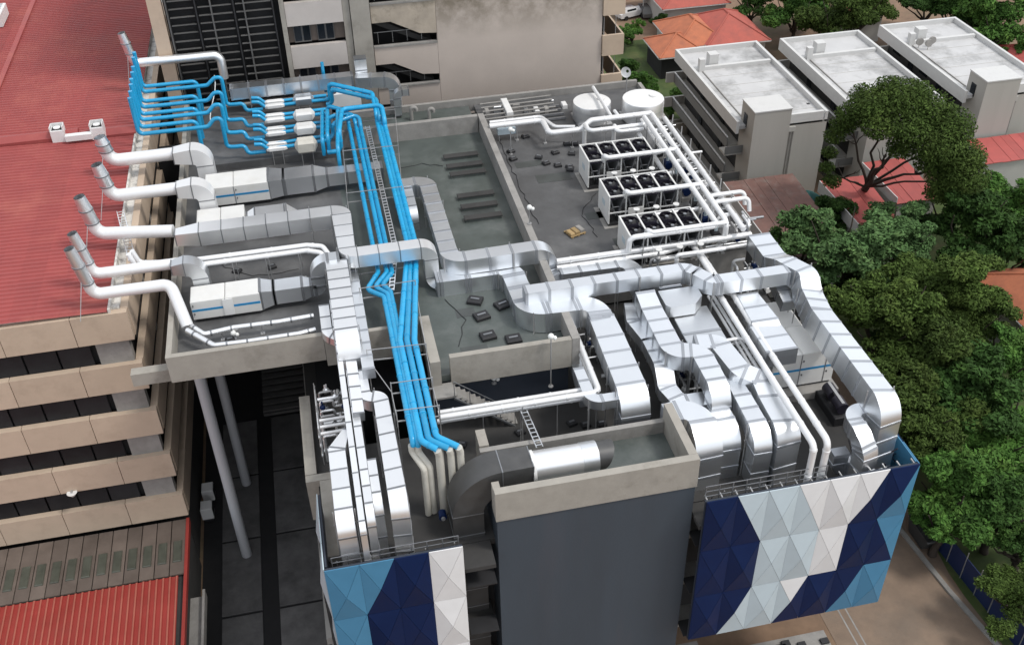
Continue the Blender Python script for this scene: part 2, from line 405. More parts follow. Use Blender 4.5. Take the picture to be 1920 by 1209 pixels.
# paved passage between the two buildings, slab by slab
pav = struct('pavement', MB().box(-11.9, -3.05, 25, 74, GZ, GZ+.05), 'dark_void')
slab = None
for j, (y0, y1) in enumerate([(33.0, 38.3), (38.5, 44.8), (45.0, 51.2), (51.4, 57.4), (57.6, 63.5)]):
    for x0, x1 in ((-10.6, -8.0), (-6.9, -3.6)):
        MB().bevbox(x0, x1, y0, y1, GZ+.05, GZ+.15, .03).build('paving_slab', 'paving_dark', pav)

# ================================================================ LEFT OFFICE BUILDING
ob = thing('office_building', 'long beige precast office block with red ribbed roof beside the lab building', 'building', (-30, 60, GZ))
CX, CY = -11.83, 49.83
XL, YB = -52, 120
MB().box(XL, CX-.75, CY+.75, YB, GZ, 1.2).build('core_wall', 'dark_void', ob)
def glassrow(z0, z1):
    x = CX-2.6
    while x > -48:
        MB().box(x-1.8, x-.06, CY+.45, CY+.6, z0, z1).build('window', 'office_glass', ob); x -= 1.86
    y = CY+2.4
    while y < 112:
        MB().box(CX-.6, CX-.45, y+.06, y+1.8, z0, z1).build('window', 'office_glass', ob); y += 1.86
pw = 3.85
pmesh = {}
for k in range(5):
    zt = 1.5-3.66*k; zb = zt-1.93
    # precast spandrel panels, front face then long side face
    xs = [CX-.02, CX-3.1-(.4*k) % 1.1] ; 
    while xs[-1] > -48: xs.append(xs[-1]-pw)
    for a, b in zip(xs, xs[1:]):
        m = MB(); m.extx([(CY, zb), (CY+.42, zb), (CY+.42, zt), (CY, zt)], b+.02, a-.02)
        m.build('spandrel_panel', 'precast', ob)
    y = CY+.43
    while y < 118:
        m = MB(); m.box(CX-.42, CX, y+.02, y+pw-.02, zb, zt); m.build('spandrel_panel', 'precast', ob); y += pw
    if k < 4:
        glassrow(zb-1.73, zb)
        MB().box(CX-2.3, CX-.45, CY+.35, CY+.9, zb-1.73, zb).build('corner_pier', 'concrete_grey', ob)
        y = CY+8
        while y < 118:
            MB().box(CX-.56, CX-.4, y, y+.5, zb-1.73, zb).build('pier', 'concrete_grey', ob); y += 7.7
        MB().box(CX-.5, CX-.1, CY+.5, 118, zb-.02, zb+.05).build('sill', 'concrete_grey', ob)
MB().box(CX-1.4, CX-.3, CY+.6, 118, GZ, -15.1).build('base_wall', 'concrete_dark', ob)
# ribbed red roof sheets (ribs run across, as in the photograph)
def ribbed(x0, x1, y0, y1, z0, z1, pitch, rib, along='x', tan=False):
    """sheet with raised ribs; z0 at x0 (or y0), z1 at x1 (or y1)"""
    mb = MB(); n = int(((y1-y0) if along == 'x' else (x1-x0))/pitch); v = []; f = []
    prof = []
    for i in range(n):
        o = i*pitch; prof += [(o, 0), (o+pitch*.55, 0), (o+pitch*.65, rib), (o+pitch*.9, rib)]
    prof.append((n*pitch, 0))
    for o, h in prof:
        if along == 'x': v += [(x0, y0+o, z0+h), (x1, y0+o, z1+h)]
        else: v += [(x0+o, y0, z0+h), (x0+o, y1, z1+h)]
    f = [(2*i, 2*i+1, 2*i+3, 2*i+2) for i in range(len(prof)-1)]
    mb.add(v, f); mb.m = [1 if i % 4 == 2 and tan else 0 for i in range(len(f))]
    return mb
for y0, y1, dz in ((49.95, 71.6, 0), (71.9, 121, .2)):
    for k in range(9):      # lapped sheets, each a little over the next
        x1 = -12.75-k*1.32; x0 = x1-1.36
        ribbed(x0, x1, y0, y1, 1.6+dz+(k+1)*.036+.012, 1.6+dz+k*.036, .42, .075).build('roof_sheet', 'red_roof', ob)
    ribbed(-52, -24.5, y0, y1, 2.6+dz, 1.95+dz, .42, .075).build('roof_sheet', 'red_roof', ob)
MB().extx([(71.45, 1.6), (72.1, 1.6), (72.1, 2.15), (71.8, 2.2), (71.45, 1.85)], -16.6, -12.75).build('roof_flashing', 'red_roof', ob)
MB().extx([(71.4, 1.8), (72.15, 1.8), (72.15, 2.35), (71.8, 2.42), (71.4, 2.1)], -24, -16.6).build('roof_flashing', 'red_roof', ob)
MB().box(-23.7, -23.3, 50, 120, 2.0, 2.3).build('roof_flashing', 'red_roof', ob)
m = MB(); m.box(-12.75, CX-.44, 49.95, 118, 1.2, 1.38); m.box(-12.85, -12.72, 49.95, 118, 1.2, 1.75); m.build('gutter', 'gutter_white', ob)
m = MB(); m.box(-50, CX-.44, CY+.43, CY+.75, 1.2, 1.6); m.build('gutter', 'gutter_white', ob)
# low annex roof in front: brown sheets, skylights, red sheet
MB().box(-52, -12.0, 20, 49.7, GZ, -15.6).build('annex_wall', 'concrete_dark', ob)
x = -12.05
while x > -34:
    MB().box(x-.88, x-.02, 45.2, 49.75, -15.42, -15.3).build('brown_roof_sheet', 'brown_sheet', ob)
    MB().bevbox(x-.72, x-.2, 46.2, 47.9, -15.3, -15.2, .04).build('skylight', 'skylight', ob); x -= .92
ribbed(-34, -12.05, 20, 45.1, -15.55, -15.35, .4, .06, 'y', True).build('annex_roof_sheet', ['red_roof_low', 'rib_tan'], ob)
m = MB(); m.box(-12.05, -11.85, 20, 49.75, -15.7, -15.22); m.build('edge_flashing', 'red_roof_low', ob)
m = MB(); m.box(-12.1, -11.0, 27, 44.6, -17.2, -17.05); m.box(-11.15, -11.0, 27, 44.6, -17.05, -16.4); m.build('ledge', 'concrete_grey', ob)

# ================================================================ MAIN LAB BUILDING
lab = thing('laboratory_building', 'flat-roofed laboratory block crowded with ducts behind a faceted cladding screen', 'building', (8, 50, GZ))
def part(name, mat, *boxes, parent=lab):
    m = MB()
    for b in boxes: m.box(*b)
    return m.build(name, mat, parent)
WX0, WX1, WY0, WY1 = -9.63, 0.9, 45.45, 77.0
part('wing_deck', 'membrane', (WX0+.3, WX1, WY0+.3, WY1, -.42, 0))
part('green_deck', 'membrane_green', (WX1, 11.65, 45.76, 73.4, -.42, 0), (3.92, 11.65, 42.1, 45.76, -.42, 0))
part('chiller_deck', 'membrane', (12.1, 25.3, 50.2, 73.4, -.42, 0))
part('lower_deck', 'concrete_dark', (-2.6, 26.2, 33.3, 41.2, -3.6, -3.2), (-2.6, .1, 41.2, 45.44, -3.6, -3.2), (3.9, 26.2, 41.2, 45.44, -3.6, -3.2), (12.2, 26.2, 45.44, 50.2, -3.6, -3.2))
# deck patches where the membrane was repaired
for (x, y, a, b) in [(14.2, 60.5, 2.4, 1.1), (16.2, 55.2, 1.8, .8), (18.0, 60.8, 1.6, .9), (17.1, 51.8, 1.3, .9), (13.2, 62.9, 1.9, .8), (7.4, 50.3, 2.4, 1.4), (5.9, 42.9, 1.5, 1.3), (8.4, 57.7, 2.2, .8), (6.2, 46.9, 1.1, .8)]:
    m = MB(); m.box(x, x+a, y, y+b, 0, .012); m.build('membrane_patch', 'membrane_patch', lab)
# walls under the decks
part('outer_wall', 'dark_wall', (4.0, 11.6, 42.45, 42.6, -3.2, -.42))
part('outer_wall', 'concrete_grey', (12.15, 25.2, 50.35, 50.5, -3.2, -.42))
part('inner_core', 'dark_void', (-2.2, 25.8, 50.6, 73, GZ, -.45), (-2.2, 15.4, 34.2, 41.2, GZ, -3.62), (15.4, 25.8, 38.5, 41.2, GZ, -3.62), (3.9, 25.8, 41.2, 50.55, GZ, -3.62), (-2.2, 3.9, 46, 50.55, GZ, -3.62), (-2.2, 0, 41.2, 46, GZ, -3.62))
# wing parapets: left, front, front right of the blue pipes
part('parapet', 'concrete', (WX0, -1.35, WY0, WY0+.32, -.45, 1.25))
part('parapet', 'concrete', (-1.33, 3.93, WY0+.02, WY0+.3, -.9, 1.05))
part('parapet', 'concrete', (WX0, WX0+.3, WY0+.33, WY1, -.45, 1.22))
part('parapet', 'concrete_grey', (1.3, 11.6, 68.9, 69.3, -.4, 1.3))
part('parapet', 'concrete_grey', (11.66, 12.09, 41.95, 69.3, -.5, 1.3))
part('parapet', 'concrete', (5.03, 11.64, 41.96, 42.3, -.62, 1.25))
part('parapet', 'concrete', (3.95, 4.5, 41.8, 45.9, -.5, 1.25))
part('parapet', 'concrete_grey', (1.3, 25.3, 73.45, 73.75, -.5, .5))
part('parapet', 'concrete_grey', (WX0+.3, 1.28, 77.02, 77.3, -.5, .5))
part('parapet', 'concrete_grey', (25.31, 25.6, 50.2, 73.4, -.5, .35))
# raised plinth at the far end of the wing
part('plinth', 'membrane', (-8.3, 1.25, 67.6, 76.6, 0, .55))
# beam linking the wing to the office block
part('link_beam', 'concrete', (-11.8, WX0-.02, 46.3, 46.9, -1.0, -.2))
# open gallery under the wing
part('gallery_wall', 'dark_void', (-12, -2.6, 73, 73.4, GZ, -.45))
part('gallery_floor', 'concrete_dark', (-6.4, -2.9, 55.0, 62, -12.2, -12.0))
for k in range(9): part('gallery_slat', 'concrete_dark', (-6.4, -2.9, 55.05+k*.7, 55.4+k*.7, -11.9, -11.75))
# left edge of the lower deck: upstand, step and wall
part('edge_beam', 'concrete', (-3.2, -2.62, 39.2, 45.4, -4.6, -2.75))
part('edge_beam', 'concrete', (-3.2, -1.9, 38.7, 39.18, -5.6, -2.78))
part('edge_beam', 'concrete', (-2.5, -1.9, 33.6, 38.68, -5.6, -2.8))
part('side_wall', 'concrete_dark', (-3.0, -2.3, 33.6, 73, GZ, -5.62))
for k in range(3):
    part('slab_edge', 'concrete_grey', (-3.3, -3.02, 33.6, 73, -9.4-3.6*k, -8.9-3.6*k))
for k in range(4):
    z = -5.2-3.7*k
    part('slab_edge', 'concrete_dark', (-2.3, 5.3, 33.0, 34.1, z-.35, z)); part('slab_edge', 'concrete_grey', (15.5, 17.4, 33.0, 34.1, z-.35, z))
    part('walkway_grating', 'black_plastic', (3.9, 5.35, 31.9, 32.9, z+.3, z+.36)); part('walkway_grating', 'black_plastic', (15.45, 16.6, 31.9, 32.9, z+.3, z+.36))
# slender painted columns under the wing
for x, y in ((-8.95, 49.87), (-8.88, 56.7)):
    m = MB(); m.cyl((x, y, GZ), (x, y, -.43), .34, 24); m.build('column', 'column_paint', lab, smooth=40)
# stair shaft (slate box) with a raised concrete rim
tw = part_empty('stair_shaft', lab)
TX0, TX1, TY0, TY1 = 5.5, 15.38, 32.42, 36.5
part('shaft_wall', 'slate_paint', (TX0+.06, TX1-.06, TY0+.06, TY1-.1, GZ, -1.12), parent=tw)
part('shaft_floor', 'membrane_green', (TX0+.4, TX1-.4, TY0+.4, TY1-.3, -1.1, -.95), parent=tw)
part('shaft_rim', 'concrete', (TX0, TX1, TY0, TY0+.4, -1.1, .75), parent=tw)
part('shaft_rim', 'concrete', (TX1-.42, TX1, TY0+.41, TY1, -1.1, .75), parent=tw)
part('shaft_rim', 'concrete', (TX0, TX0+.35, TY0+.41, TY0+.95, -1.1, .6), parent=tw)
part('shaft_rim', 'concrete_grey', (TX0, TX1-.43, TY1-.3, TY1, -1.1, -.2), parent=tw)
part('shaft_rim', 'concrete', (TX0+.02, TX0+.5, TY1+.02, TY1+1.2, -3.2, -.1), parent=tw)
# faceted cladding: pyramids of four triangles, each triangle a panel
CW, RH, PZ, PY = 1.583, 3.59, -1.2, 31.42
mats = {'N': 'navy', 'G': 'pale_blue', 'W': 'panel_white', 'B': 'mid_blue'}
def facet_screen(ox, oy, dx, dy, nx, ny, rows, depth, parent):
    """grid of pyramid cells; rows[r][c] = colours of top, right, bottom, left triangle"""
    d = Vector((dx, dy, 0)); nrm = Vector((nx, ny, 0))
    for r, row in enumerate(rows):
        for c, cell in enumerate(row):
            cell = cell*4 if len(cell) == 1 else cell
            o = Vector((ox, oy, PZ-r*RH)); z = Vector((0, 0, -RH))
            tl, tr, bl, br = o+d*CW*c, o+d*CW*(c+1), o+d*CW*c+z, o+d*CW*(c+1)+z
            sgn = 1 if (r+c) % 2 == 0 else .55
            ap = (tl+br)/2+nrm*depth*sgn
            for tri, col in zip(((tl, tr), (tr, br), (br, bl), (bl, tl)), cell):
                a, b = tri; cen = (a+b+ap)/3
                f = [cen+(q-cen)*.985 for q in (a, b, ap)]; bk = [q-nrm*.05 for q in f]
                m = MB(); m.add(f+bk, [(0,1,2),(5,4,3),(0,3,4,1),(1,4,5,2),(2,5,3,0)]); m.build('facade_panel', mats[col], parent)
sc = part_empty('cladding_screen', lab)
facet_screen(15.52, PY, 1, 0, 0, -1,
    [['N', 'GGNN', 'G', 'WWGG', 'W', 'WNNW', 'NBBN'], ['N', 'N', 'G', 'G', 'W', 'N', 'BBNN'], ['N', 'NGGN', 'G', 'WNNG', 'N', 'NBBN', 'B']], .27, sc)
part('screen_frame', 'dark_wall', (15.5, 26.55, PY+.09, PY+.2, PZ-RH*3, PZ-.05), parent=sc)
for k in range(15):
    part('bracket', 'steel_post', (15.6+k*.77, 15.66+k*.77, PY+.21, PY+.55, PZ-.16, PZ-.08), parent=sc)
facet_screen(26.6, PY+.06, 0, 1, 1, 0, [['B', 'N', 'N'], ['B', 'B', 'N'], ['B', 'B', 'B']], .3, sc)
part('screen_frame', 'mid_blue', (26.48, 26.54, PY+.25, PY+4.7, PZ-RH*3, PZ-.02), parent=sc)
sc = part_empty('cladding_screen', lab)
facet_screen(-2.59, PY, 1, 0, 0, -1,
    [['B', 'BNNB', 'N', 'W'], ['B', 'N', 'N', 'W'], ['B', 'N', 'N', 'W']], .27, sc)
part('screen_frame', 'dark_wall', (-2.55, 3.72, PY+.09, PY+.2, PZ-RH*3, PZ-.05), parent=sc)
facet_screen(-2.62, PY+.1, 0, 1, -1, 0, [['G', 'G', 'G'], ['G', 'G', 'G'], ['G', 'G', 'G']], .3, sc)
part('screen_frame', 'dark_wall', (-2.54, -2.45, PY+.3, PY+4.8, PZ-RH*3, PZ-.05), parent=sc)
# plant shelf behind each screen with open mesh edge
part('plant_shelf', 'concrete_dark', (-2.4, 5.3, 31.75, 33.28, -3.5, -3.25)); part('plant_shelf', 'concrete_dark', (15.45, 26.3, 31.75, 33.28, -3.5, -3.25))

# ================================================================ FAR BUILDING
fb = thing('tower_block', 'tall beige block with stair openings and dark louvred bay beyond the roof', 'building', (6, 86, GZ))
FY = 79.0; ZT = 22
def fpart(name, mat, *boxes):
    m = MB()
    for b in boxes: m.box(*b)
    return m.build(name, mat, fb)
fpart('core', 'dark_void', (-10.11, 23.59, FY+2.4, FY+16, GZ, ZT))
fpart('blank_wall', 'far_wall', (10.34, 23.93, FY, FY+.5, GZ, ZT))
fpart('pilaster', 'concrete', (3.74, 5.21, FY-.25, FY+.4, GZ, ZT))
fpart('pilaster', 'concrete', (3.16, 3.69, FY-.05, FY+.4, GZ, ZT))
# stair bay: sloping openings one above another with a flight in each
for k in range(-3, 5):
    b = 3.19+3.44*k
    fpart('landing_sill', 'concrete_grey', (5.27, 10.32, FY-.08, FY+.3, b-.14, b))
    m = MB(); m.extr([(5.27, b-3.44+1.9), (6.74, b-3.44+1.9), (8.95, b-3.44+.76), (10.32, b-3.44+.65), (10.32, b-.15), (5.27, b-.15)], FY, FY+.35)
    m.build('stair_wall', 'far_wall_stain' if k > 0 else 'far_wall', fb)
    m = MB(); m.extr([(5.4, b+1.5), (5.8, b+1.75), (10, b-.3), (10, b-.75)], FY+1.0, FY+2.1); m.build('stair_flight', 'concrete_dark', fb)
    m = MB()
    for q in range(4): m.bar((5.7+q*1.15, FY+.6, b), (5.7+q*1.15, FY+.6, b+.9), .03)
    m.bar((5.4, FY+.6, b+.9), (10.1, FY+.6, b+.9), .04); m.build('stair_rail', 'steel_post', fb)
    # office bay with pale spandrels and paired windows
    z = 2.93+3.44*k
    fpart('spandrel', 'band_white', (-1.16, 3.14, FY-.1, FY+.3, z-.85, z+.95))
    for x in (-.75, 1.05):
        fpart('window_frame', 'louvre', (x, x+1.3, FY+.32, FY+.42, z-2.32, z-.85))
        for q in (0, .66): fpart('window_pane', 'window_glass', (x+.06+q, x+.58+q, FY+.27, FY+.315, z-2.2, z-1.0))
    fpart('window_wall', 'brown_sheet', (-1.16, 3.14, FY+.45, FY+.6, z-2.32, z-.85))
    # balconies on the right end
    z = 2.19+3.44*k
    fpart('balcony_front', 'precast', (23.96, 25.8, FY-.2, FY+.05, z-1.75, z)); fpart('balcony_front', 'precast', (25.65, 25.8, FY+.06, FY+5, z-1.75, z))
    fpart('balcony_back', 'dark_void', (23.96, 24.16, FY+.3, FY+5, z-3.3, z)); 
    m = MB(); m.bar((24.1, FY, z), (24.1, FY, z+1.5), .05); m.bar((25.1, FY, z), (25.1, FY, z+1.5), .04); m.build('balcony_rail', 'steel_post', fb)
fpart('side_wall', 'precast', (23.97, 25.8, FY+5.1, FY+16, GZ, ZT))
fpart('bay_end', 'concrete', (-1.53, -1.18, FY-.2, FY+.4, GZ, ZT))
# louvred bay: dark vertical fins with pale horizontal slats
fpart('louvre_back', 'dark_void', (-9.9, -1.58, FY+.5, FY+.8, GZ, ZT))
for i, x in enumerate((-9.7, -7.6, -6.5, -4.85, -4.1, -2.0)):
    fpart('louvre_fin', 'louvre' if i in (0, 2, 4) else 'black_plastic', (x-.05, x+.05, FY-.12, FY+.5, -3, ZT))
z = .2
while z < 14:
    for a, b in ((-9.6, -7.7), (-7.5, -4.95), (-4.75, -2.05)):
        o = rnd.uniform(-.05, .05); fpart('louvre_slat', 'louvre', (a+.05, b-.05, FY-.1+o, FY+.12+o, z, z+.05))
    z += .62
fpart('bay_wall', 'precast', (-10.95, -9.95, FY-.3, FY+.5, GZ, ZT)); fpart('bay_base', 'concrete_dark', (-9.8, -1.58, FY-.3, FY+.3, GZ, -.2))

# ================================================================ APARTMENT BLOCKS
def apartment(x0, y0, label, w=9.5, ln=18.2, clutter=0):
    """three storeys, balconies along the left side, stair tower at the near left corner"""
    t = thing('apartment_block', label, 'apartment block', (x0, y0, GZ), 'pale apartment blocks in a row')
    def bp(name, mat, *bx):
        m = MB()
        for b in bx: m.box(x0+b[0], x0+b[1], y0+b[2], y0+b[3], b[4], b[5])
        return m.build(name, mat, t)
    zr = -10.5
    bp('wall', 'render_grey', (1.5, w, .3, ln, GZ, zr-.9))
    bp('roof', 'white_roof', (.1, w-.1, .35, ln-.1, zr-.88, zr-.5))
    rim = bp('roof_edge', 'white_coping', (0, .3, .3, ln, zr-1.3, zr), (w-.3, w, .3, ln, zr-1.1, zr), (.31, w-.31, ln-.3, ln, zr-1.1, zr), (4.81, w-.46, .3, .62, zr-1.1, zr+.05))
    for q in range(5): bp('roof_seam', 'render_pale', (.32, w-.32, 2.2+q*2.3, 2.26+q*2.3, zr-.499, zr-.485))
    bp('roof_drain', 'black_plastic', (w-.9, w-.6, 3.0, 3.3, zr-.498, zr-.47)); bp('roof_pipe', 'concrete_grey', (1.2, 1.3, 2.2, ln-5.3, zr-.498, zr-.4))
    bp('roof_beam', 'white_coping', (.46, w-.46, ln-5, ln-4.6, zr-.5, zr-.12))
    bp('chimney', 'white_coping', (.9, 1.5, ln-5.2, ln-4.6, zr-.5, zr+.85)); bp('chimney', 'white_coping', (2.3, 3.3, ln-4.4, ln-3.4, zr-.5, zr+.9))
    bp('recess_shade', 'concrete_dark', (1.4, 1.49, 2.1, ln-.5, GZ, zr-1.35))  # dark sheet over the wall, painting in the shade behind the balconies
    for k in range(3):
        z = zr-3.6-2.95*k
        bp('balcony_slab', 'render_grey', (.08, 1.38, 2.0, ln-.4, z, z+.16))
        bp('balcony_front', 'balcony_grey', (-.04, .07, 2.0, ln-.4, z-.1, z+.85))
        bp('handrail', 'white_coping', (-.06, .09, 2.0, ln-.4, z+1.05, z+1.11))
        for j in range(5):
            y = 3.4+j*2.9
            bp('door' if j % 2 else 'window', 'window_glass', (1.3, 1.38, y, y+(.9 if j % 2 else 1.5), z+(.2 if j % 2 else 1.0), z+2.3))
        bp('far_balcony', 'render_pale', (-.9, 1.4, ln-.35, ln-.1, z-.1, z+1.05))
        bp('landing', 'render_grey', (-.8, 1.2, .5, 1.98, z-.1, z+.1)); bp('landing_rail', 'balcony_grey', (-.85, 1.0, .42, .48, z+.1, z+.9))
    bp('stair_tower', 'render_grey', (1.0, 4.75, -1.3, 1.7, GZ, -9.0)); bp('stair_tower_cap', 'white_coping', (.95, 4.8, -1.35, 1.75, -8.98, -8.86))
    bp('stair_door', 'window_glass', (.95, .995, .2, 1.0, -11.2, -9.9))
    bp('downpipe', 'concrete_grey', (5.3, 5.42, .2, .29, GZ, zr-.9), (5.7, 5.8, .2, .29, GZ, zr-1.6), (6.0, 6.1, .2, .29, GZ, zr-1.6)); bp('downpipe_head', 'render_pale', (5.1, 6.2, .12, .29, zr-1.7, zr-1.2))
    for i in range(clutter):
        m = MB(); cx, cy = x0+1.6+i*.75, y0+ln-6-(i % 2)*.6
        m.cyl((cx, cy-.1, zr+.25), (cx, cy+.1, zr+.25), .42, 14); m.bar((cx, cy, zr-.5), (cx, cy, zr+.2), .05); m.build('satellite_dish', 'concrete_grey', t)
    return t
apartment(39.6, 84.6, 'pale apartment block nearest the water tanks, with bare flat roof')
apartment(51.8, 84.5, 'middle pale apartment block, half hidden by the umbrella-shaped tree')
apartment(64.2, 85.2, 'pale apartment block at right with satellite dishes on its roof', clutter=3)

# ================================================================ HOUSES AND SHEDS
def hip_house(label, x0, x1, y0, y1, ze, zr, mat, wall='render_pale', hip=.5):
    t = thing('house', label, 'house', ((x0+x1)/2, (y0+y1)/2, GZ), 'low houses with tiled roofs')
    MB().box(x0+.5, x1-.5, y0+.5, y1-.5, GZ, ze).build('wall', wall, t)
    w, d = x1-x0, y1-y0
    if w > d: a, b = (x0+d*hip, (y0+y1)/2, zr), (x1-d*hip, (y0+y1)/2, zr)
    else: a, b = ((x0+x1)/2, y0+w*hip, zr), ((x0+x1)/2, y1-w*hip, zr)
    m = MB(); c = [(x0, y0, ze), (x1, y0, ze), (x1, y1, ze), (x0, y1, ze)]
    if w > d: fs = [(0, 1, 5, 4), (1, 2, 5), (2, 3, 4, 5), (3, 0, 4)]
    else: fs = [(0, 1, 4), (1, 2, 5, 4), (2, 3, 5), (3, 0, 4, 5)]
    m.add(c+[a, b], fs+[(3, 2, 1, 0)]); rf = m.build('roof', mat, t)
    m = MB(); m.tube([Vector(a), Vector(b)], .14, 6)
    for p, q in ((c[0], a), (c[3], a if w > d else b), (c[1], b if w > d else a), (c[2], b)): m.tube([Vector(p), Vector(q)], .12, 6)
    m.build('ridge_tiles', mat, rf)
    m = MB()
    for e0, e1 in zip(c, c[1:]+c[:1]): m.bar((e0[0], e0[1], ze-.1), (e1[0], e1[1], ze-.1), .1)
    m.build('gutter', 'white_coping', rf)
    return t
ha = (57.5,124.37,-16.5); hb = (57.21,116.7,-16.5); hc = (43.68,119.42,-16.5); hd = (49.11,113.2,-16.5)
hip_house('low house with red hipped roof behind the apartment block', (48.77,120.73,-16.5)[0], hb[0], hb[1]-1, hb[1]+9, -16.5, -14.2, 'tile_red')
hip_house('orange roofed wing in front of the red hipped house', (44.92,122.02,-16.6)[0], (52.12,121,-16.6)[0], (47.22,116.47,-16.6)[1], (47.22,116.47,-16.6)[1]+9, -16.6, -14.6, 'tile_orange')
hip_house('small orange roofed porch with open dark veranda', (42.32,116.7,-17)[0], (48.59,115.89,-17)[0], (43.93,114.94,-17)[1], (43.93,114.94,-17)[1]+6.5, -17, -15.3, 'tile_orange', 'dark_void')
hip_house('red roofed house at the top edge above the parked car', (47.4,131.66,-16.5)[0], (57.11,129.03,-16.5)[0], (50.98,128.88,-16.5)[1], (50.98,128.88,-16.5)[1]+10, -16.5, -14, 'tile_red')
hip_house('orange roofed house among the trees at the top edge', (70.23,121.15,-16)[0], (74.87,119.89,-16)[0], (71.36,118.93,-16)[1], (71.36,118.93,-16)[1]+8, -16, -14, 'tile_orange')
hip_house('brick red roofed house cut by the right edge beside the olive pines', 52.5, 66, 53.8, 63, -15.6, -13.2, 'tile_orange')
hip_house('red roofed house at the upper right edge behind the last block', 82, 95, 96, 106, -16, -14, 'red_sheet')
# sheds in front of the apartments
def shed(label, x0, x1, y0, y1, z0, z1, mat, strips=6):
    t = thing('shed', label, 'shed', ((x0+x1)/2, (y0+y1)/2, GZ))
    MB().box(x0+.2, x1-.2, y0+.25, y1-.25, GZ, min(z0, z1)-.06).build('wall', 'render_pale', t)
    n = strips; w = (x1-x0)/n
    for i in range(n):
        m = MB(); e = rnd.uniform(-.03, .03)
        m.extx([(y0, z0+e), (y1, z1+e), (y1, z1+e+.06), (y0, z0+e+.06)], x0+i*w+.01, x0+(i+1)*w-.01); m.build('roof_sheet', mat, t)
    MB().box(x0-.08, x0, y0, y1, min(z0, z1)-.2, max(z0, z1)+.1).build('fascia', 'white_coping', t)
    return t
shed('rusty brown sheet roofed shed under the nearest apartment block', 37.4, 44.5, 69, 81.5, -15.8, -15.0, 'rust_roof', 7)
shed('red sheet roofed shed under the umbrella-shaped tree', 46.4, 51, 71.5, 79.5, -15.9, -15.0, 'red_sheet', 5)
shed('red sheet roofed shed right of the tree trunk, edged white', 51.8, 56.2, 74.5, 81.5, -15.4, -14.8, 'red_sheet', 5)
shed('dull red sheet roofed shed below the last apartment block', 64, 72, 79.5, 83.5, -15.6, -15, 'red_sheet', 8)
t = thing('market_umbrella', 'teal canvas umbrella between the rusty shed and the red sheds', 'umbrella', (45.54,79.93,-17))
c = t.location
m = MB(); m.cone((c.x, c.y, c.z), (c.x, c.y, c.z+.9), 1.6, .05, 8); m.build('canopy', 'green_canvas', t); m = MB(); m.cyl((c.x, c.y, GZ), (c.x, c.y, c.z), .04, 8); m.build('pole', 'steel_post', t)
# garden wall, pergola frame and blue site fence
t = thing('garden_wall', 'pale garden wall between the hedge and the orange houses', 'wall', (42.63,114.72,-19))
m = MB(); m.box(38.5, 45, 100.5, 100.8, GZ, -18.4); m.build('wall_panel', 'concrete', t)
for i in range(4): MB().box(38.4+i*2.1, 38.7+i*2.1, 100.35, 100.95, GZ, -18.2).build('wall_pier', 'concrete', t)
t = thing('site_fence', 'dark blue sheet fence running beside the service road', 'fence', (36.81,36.55,-20))
fp0, fp1 = Vector((37.8, 30.0, GZ)), Vector((36.8, 43.0, GZ))
for i in range(9):
    a = fp0.lerp(fp1, i/9); b = fp0.lerp(fp1, (i+.98)/9)
    m = MB(); m.prism([(a.x, a.y), (b.x, b.y), (b.x+.06, b.y), (a.x+.06, a.y)], GZ, GZ+1.9); m.build('fence_panel', 'blue_fence', t)
    m = MB(); m.bar((a.x-.05, a.y, GZ), (a.x-.05, a.y, GZ+2.5), .05); m.build('fence_post', 'steel_post', t)
t = thing('skip_bin', 'dark steel waste skip standing between road and blue fence', 'skip', (36.4,39.85,-20))
m = MB(); m.extx([(39.9, GZ+.1), (41.6, GZ+.1), (42.0, GZ+1.2), (39.5, GZ+1.2)], 35.9, 37.0); m.build('body', 'old_duct', t)
m = MB(); m.box(35.85, 37.05, 39.45, 39.55, GZ+1.15, GZ+1.25); m.box(35.85, 37.05, 41.95, 42.05, GZ+1.15, GZ+1.25); m.build('rim', 'flange_steel', t)
t = thing('concrete_ledge', 'low concrete ledge with scraps on the road below the white panels', 'ledge', (24.77,36.34,-20))
MB().box(18.5, 26.4, 33.9, 35.1, GZ, GZ+.6).build('ledge_slab', 'concrete_grey', t)
for i in range(6):
    x = 22+rnd.random()*4; MB().box(x, x+.5, 34.1, 34.1+.3+rnd.random()*.5, GZ+.6, GZ+.75).build('scrap', 'black_plastic', t)

# ================================================================ PARKED VEHICLES IN THE FAR GARDEN
def car(label, x, y, rz, col):
    t = thing('parked_car', label, 'car', (x, y, GZ)); t.rotation_euler.z = rz
    prof = [(-2.1, .35), (2.1, .35), (2.15, .75), (1.95, .95), (.95, 1.05), (.45, 1.5), (-1.2, 1.52), (-1.85, 1.05), (-2.15, .9)]
    m = MB(); n = len(prof)
    v = [(p[0], -.85 if p[1] < 1.2 else -.68, p[1]) for p in prof]+[(p[0], .85 if p[1] < 1.2 else .68, p[1]) for p in prof]
    m.add(v, [tuple(range(n)), tuple(range(n, 2*n))[::-1]]+[(i, n+i, n+(i+1) % n, (i+1) % n) for i in range(n)]); m.build('body', col, t, local=True)
    m = MB(); m.box(-1.1, .35, -.81, .81, 1.1, 1.42); m.build('side_windows', 'window_glass', t, local=True)
    m = MB(); m.add([(.98, -.66, 1.07), (.98, .66, 1.07), (.5, .6, 1.47), (.5, -.6, 1.47)], [(0, 1, 2, 3)]); m.build('windscreen', 'window_glass', t, local=True)
    for wx in (-1.3, 1.3):
        for wy in (-.86, .86):
            m = MB(); m.cyl((wx, wy-.1, .32), (wx, wy+.1, .32), .32, 14); m.build('wheel', 'tyre', t, local=True)
    return t
car('white car parked on the lawn at the top, right of the beige block', *(45.36,136.14,-20)[:2], .3, 'car_white')
